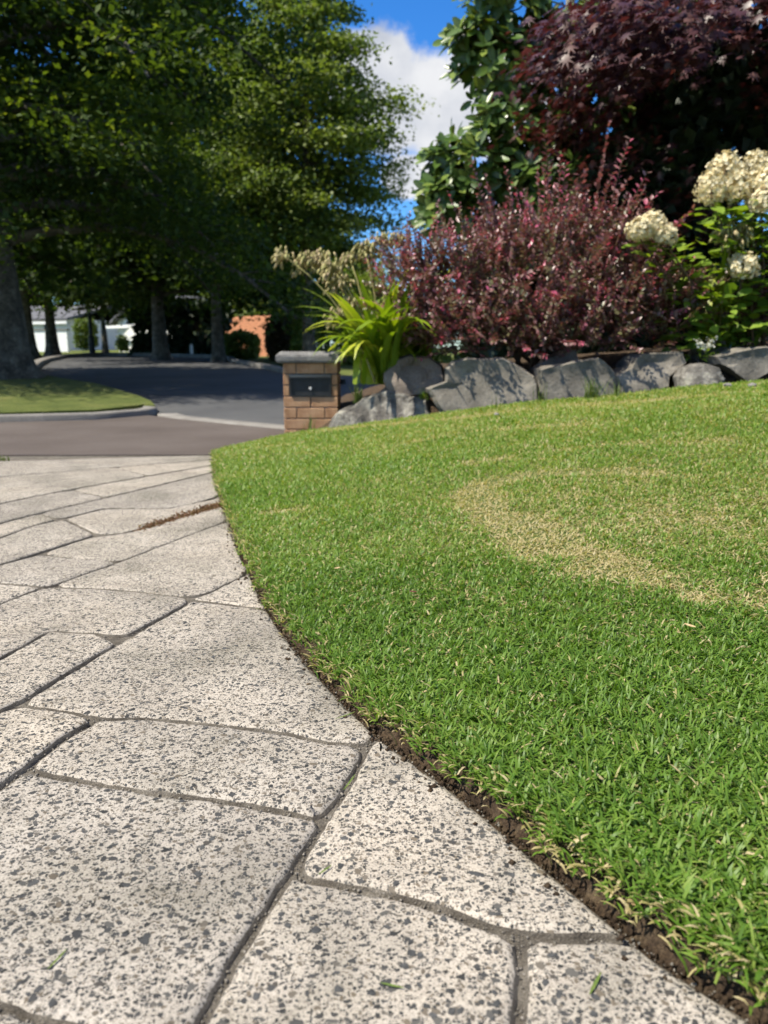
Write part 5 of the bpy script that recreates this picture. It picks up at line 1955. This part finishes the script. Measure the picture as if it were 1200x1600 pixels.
# ------------------------------------------------------------------ weeds, fallen leaves, clippings
def tuft(name, label, base, n, h, spread_, mat, seed, wid=.004, cat='weed'):
    r = np.random.default_rng(seed)
    V = []; F = []; rn = []
    for i in range(n):
        az = r.random() * 6.283; ln = h * r.uniform(.5, 1.1); le = r.uniform(.1, 1.0) * spread_
        q = Vector((r.normal(0, .02), r.normal(0, .015), -.01))
        d = Vector((math.cos(az), math.sin(az), 0)); s = Vector((-d.y, d.x, 0)) * wid
        b = len(V); p_ = q.copy()
        for k in range(5):
            t = k / 4
            w_ = 1 - .85 * t
            V += [tuple(p_ - s * w_), tuple(p_ + s * w_)]; rn += [.2 + .5 * ((i * .37) % 1)] * 2
            a = le * (.4 + 1.1 * t)
            p_ = p_ + (d * math.sin(a) + Vector((0, 0, math.cos(a)))) * (ln / 4)
        for k in range(4):
            F.append((b + 2 * k, b + 2 * k + 1, b + 2 * k + 3, b + 2 * k + 2))
    me = raw_mesh(name, V, F, {'rnd': rn})
    o = link(name, me, mat); o.location = base
    return tag(o, label, cat)


def on_l(u, v):
    return on_lawn(u, v)


tuft('grass_tuft', 'long green grass tuft at the foot of the wide angular rock', on_l(925, 622), 60, .16, 1.0, M['bush_leaf'], 1, .0035)
tuft('grass_tuft', 'smaller grass tuft between wide angular rock and wedge rock', on_l(962, 619), 26, .12, 1.0, M['bush_leaf'], 2, .003)
tuft('grass_tuft', 'grass tuft in the gap right of the largest slab', on_l(846, 629), 14, .14, .5, M['bush_leaf'], 3, .003)
tuft('grass_tuft', 'single upright grass sprig before the largest slab', on_l(777, 640), 5, .12, .25, M['bush_leaf'], 4, .003)
tuft('grass_tuft', 'dry blond grass tuft on top of the lichen rock', at(662, 622, 5.66), 40, .09, 1.1, M['grass'], 5, .003)
tuft('grass_tuft', 'thin weeds growing up the foot of the letterbox', at(484, 676, 6.05), 26, .15, .6, M['bush_leaf'], 6, .003)
tuft('grass_tuft', 'pale grassy weeds below the agapanthus beside the lichen rock', at(560, 628, 5.95), 46, .17, .9, M['bush_leaf'], 7, .004)
tuft('grass_tuft', 'dark weed where driveway meets lane at the left edge', on_drive(6, 719), 30, .05, 1.0, M['bush_leaf'], 8, .004)


def white_weed():
    b = at(1102, 552, 5.35)
    root = empty('white_weed', b, 'small weed with white flower spikes above the small boulder', 'weed')
    r = np.random.default_rng(3)
    for (u, v) in ((1098, 538), (1110, 528), (1122, 524), (1090, 531)):
        e = at(u, v, 5.28)
        MB().tube([b, b.lerp(e, .5) + Vector((0, 0, .03)), e], [.003, .0025, .0015], 4).build('stem', M['aga_stalk'], root)
        n = 26
        t = r.uniform(.35, 1, (n, 1))
        P = np.array(tuple(b)) * (1 - t) + np.array(tuple(e)) * t + r.normal(0, .008, (n, 3))
        o = link('flowers', cloud_mesh('flowers', LEAF2, P, frames(rand_dirs(n, r), r.normal(size=(n, 3))), .018 * r.uniform(.7, 1.2, n), r.random(n)), M['white_petal'], root); o['kind'] = 'stuff'
    n = 40
    P = np.array(tuple(b)) + r.normal(0, 1, (n, 3)) * np.array([.06, .04, .025])
    o = link('foliage', cloud_mesh('foliage', LEAF6, P, frames(rand_dirs(n, r), np.array([[0, 0, 1.]]) + .3 * r.normal(size=(n, 3))), .05 * r.uniform(.7, 1.2, n), r.random(n)), M['hyd_leaf'], root); o['kind'] = 'stuff'


white_weed()


def joint_weed():
    """reddish creeping weed filling the widest driveway joint near the lawn"""
    r = np.random.default_rng(14)
    line = [on_drive(*p) for p in [(343, 790), (320, 796), (298, 803), (270, 811), (245, 819), (225, 826)]]
    Ps = []
    for i in range(2600):
        k = r.random() ** 1.6 * (len(line) - 1.001); j = int(k)
        p = line[j].lerp(line[j + 1], k - j)
        Ps.append((p.x + r.normal(0, .012), p.y + r.normal(0, .035), -SLOPE * p.y - .003 + abs(r.normal(0, .003))))
    n = len(Ps)
    R = frames(rand_dirs(n, r) + np.array([[0, 0, .5]]), np.array([[0, 0, 1.]]) + .5 * r.normal(size=(n, 3)))
    o = link('joint_weed', cloud_mesh('joint_weed', LEAF2, np.array(Ps), R, .008 * r.uniform(.6, 1.3, n), r.random(n)), M['moss'])
    tag(o, 'reddish creeping weed in the driveway joint nearest the lawn tip', 'weed', kind='stuff')


joint_weed()


def lying_leaf(name, label, p, ln, wd, az, mat, cat, curl=.15):
    V = []; F = []
    for i in range(7):
        t = i / 6
        hw = wd * math.sin(math.pi * (t * .92 + .05)) ** .8 / 2
        z = curl * ln * (t - .5) ** 2 * 2 + .001
        V += [(-hw, ln * (t - .5), z + hw * .35), (0, ln * (t - .5), z), (hw, ln * (t - .5), z + hw * .35)]
    for i in range(6):
        for j in range(2):
            F.append((i * 3 + j, i * 3 + j + 1, i * 3 + 4 + j, i * 3 + 3 + j))
    o = link(name, raw_mesh(name, V, F), mat)
    o.location = p; o.rotation_euler = (0, 0, az)
    return tag(o, label, cat)


up_ = Vector((0, 0, .012))
lying_leaf('fallen_leaf', 'pale dry leaf lying on the lawn toward the right edge', on_lawn(1077, 990) + up_, .022, .009, .5, M['dry_leaf'], 'leaf')
lying_leaf('fallen_leaf', 'tiny dark red leaf lying in the middle of the lawn', on_lawn(645, 935) + up_, .016, .008, 1.2, M['red_leaf'], 'leaf')
lying_leaf('fallen_leaf', 'brown leaf fragment on the lawn left of the middle', on_lawn(527, 897) + up_, .016, .009, 2.2, M['dry_leaf'], 'leaf')
lying_leaf('fallen_leaf', 'dry curled leaf in the cut soil edge low on the right', on_drive(988, 1418) + Vector((.004, 0, .004)), .024, .007, -.7, M['dry_leaf'], 'leaf', .4)
on_s = Vector((0, 0, .0008))
lying_leaf('grass_clipping', 'long grass clipping near the soil edge above the slab crossing', on_drive(540, 1120) + on_s, .034, .0024, -.9, M['clip'], 'clipping', .05)
lying_leaf('grass_clipping', 'green clipping lying in the joint below the slab crossing', on_drive(546, 1225) + on_s, .035, .0022, -.35, M['clip'], 'clipping', .05)
lying_leaf('grass_clipping', 'short green clipping beside the lower groove junction', on_drive(508, 1362) + on_s, .018, .002, -.7, M['clip'], 'clipping', .05)
lying_leaf('grass_clipping', 'pale yellow green clipping on the lowest middle slab', on_drive(612, 1543) + on_s, .019, .002, 1.3, M['clip'], 'clipping', .05)
lying_leaf('grass_clipping', 'dark green clipping on the bottom right slab', on_drive(930, 1540) + on_s, .026, .0026, -.6, M['clip'], 'clipping', .05)
lying_leaf('grass_clipping', 'thin dark clipping on the big lower left slab', on_drive(90, 1502) + on_s, .022, .002, -.3, M['clip'], 'clipping', .05)
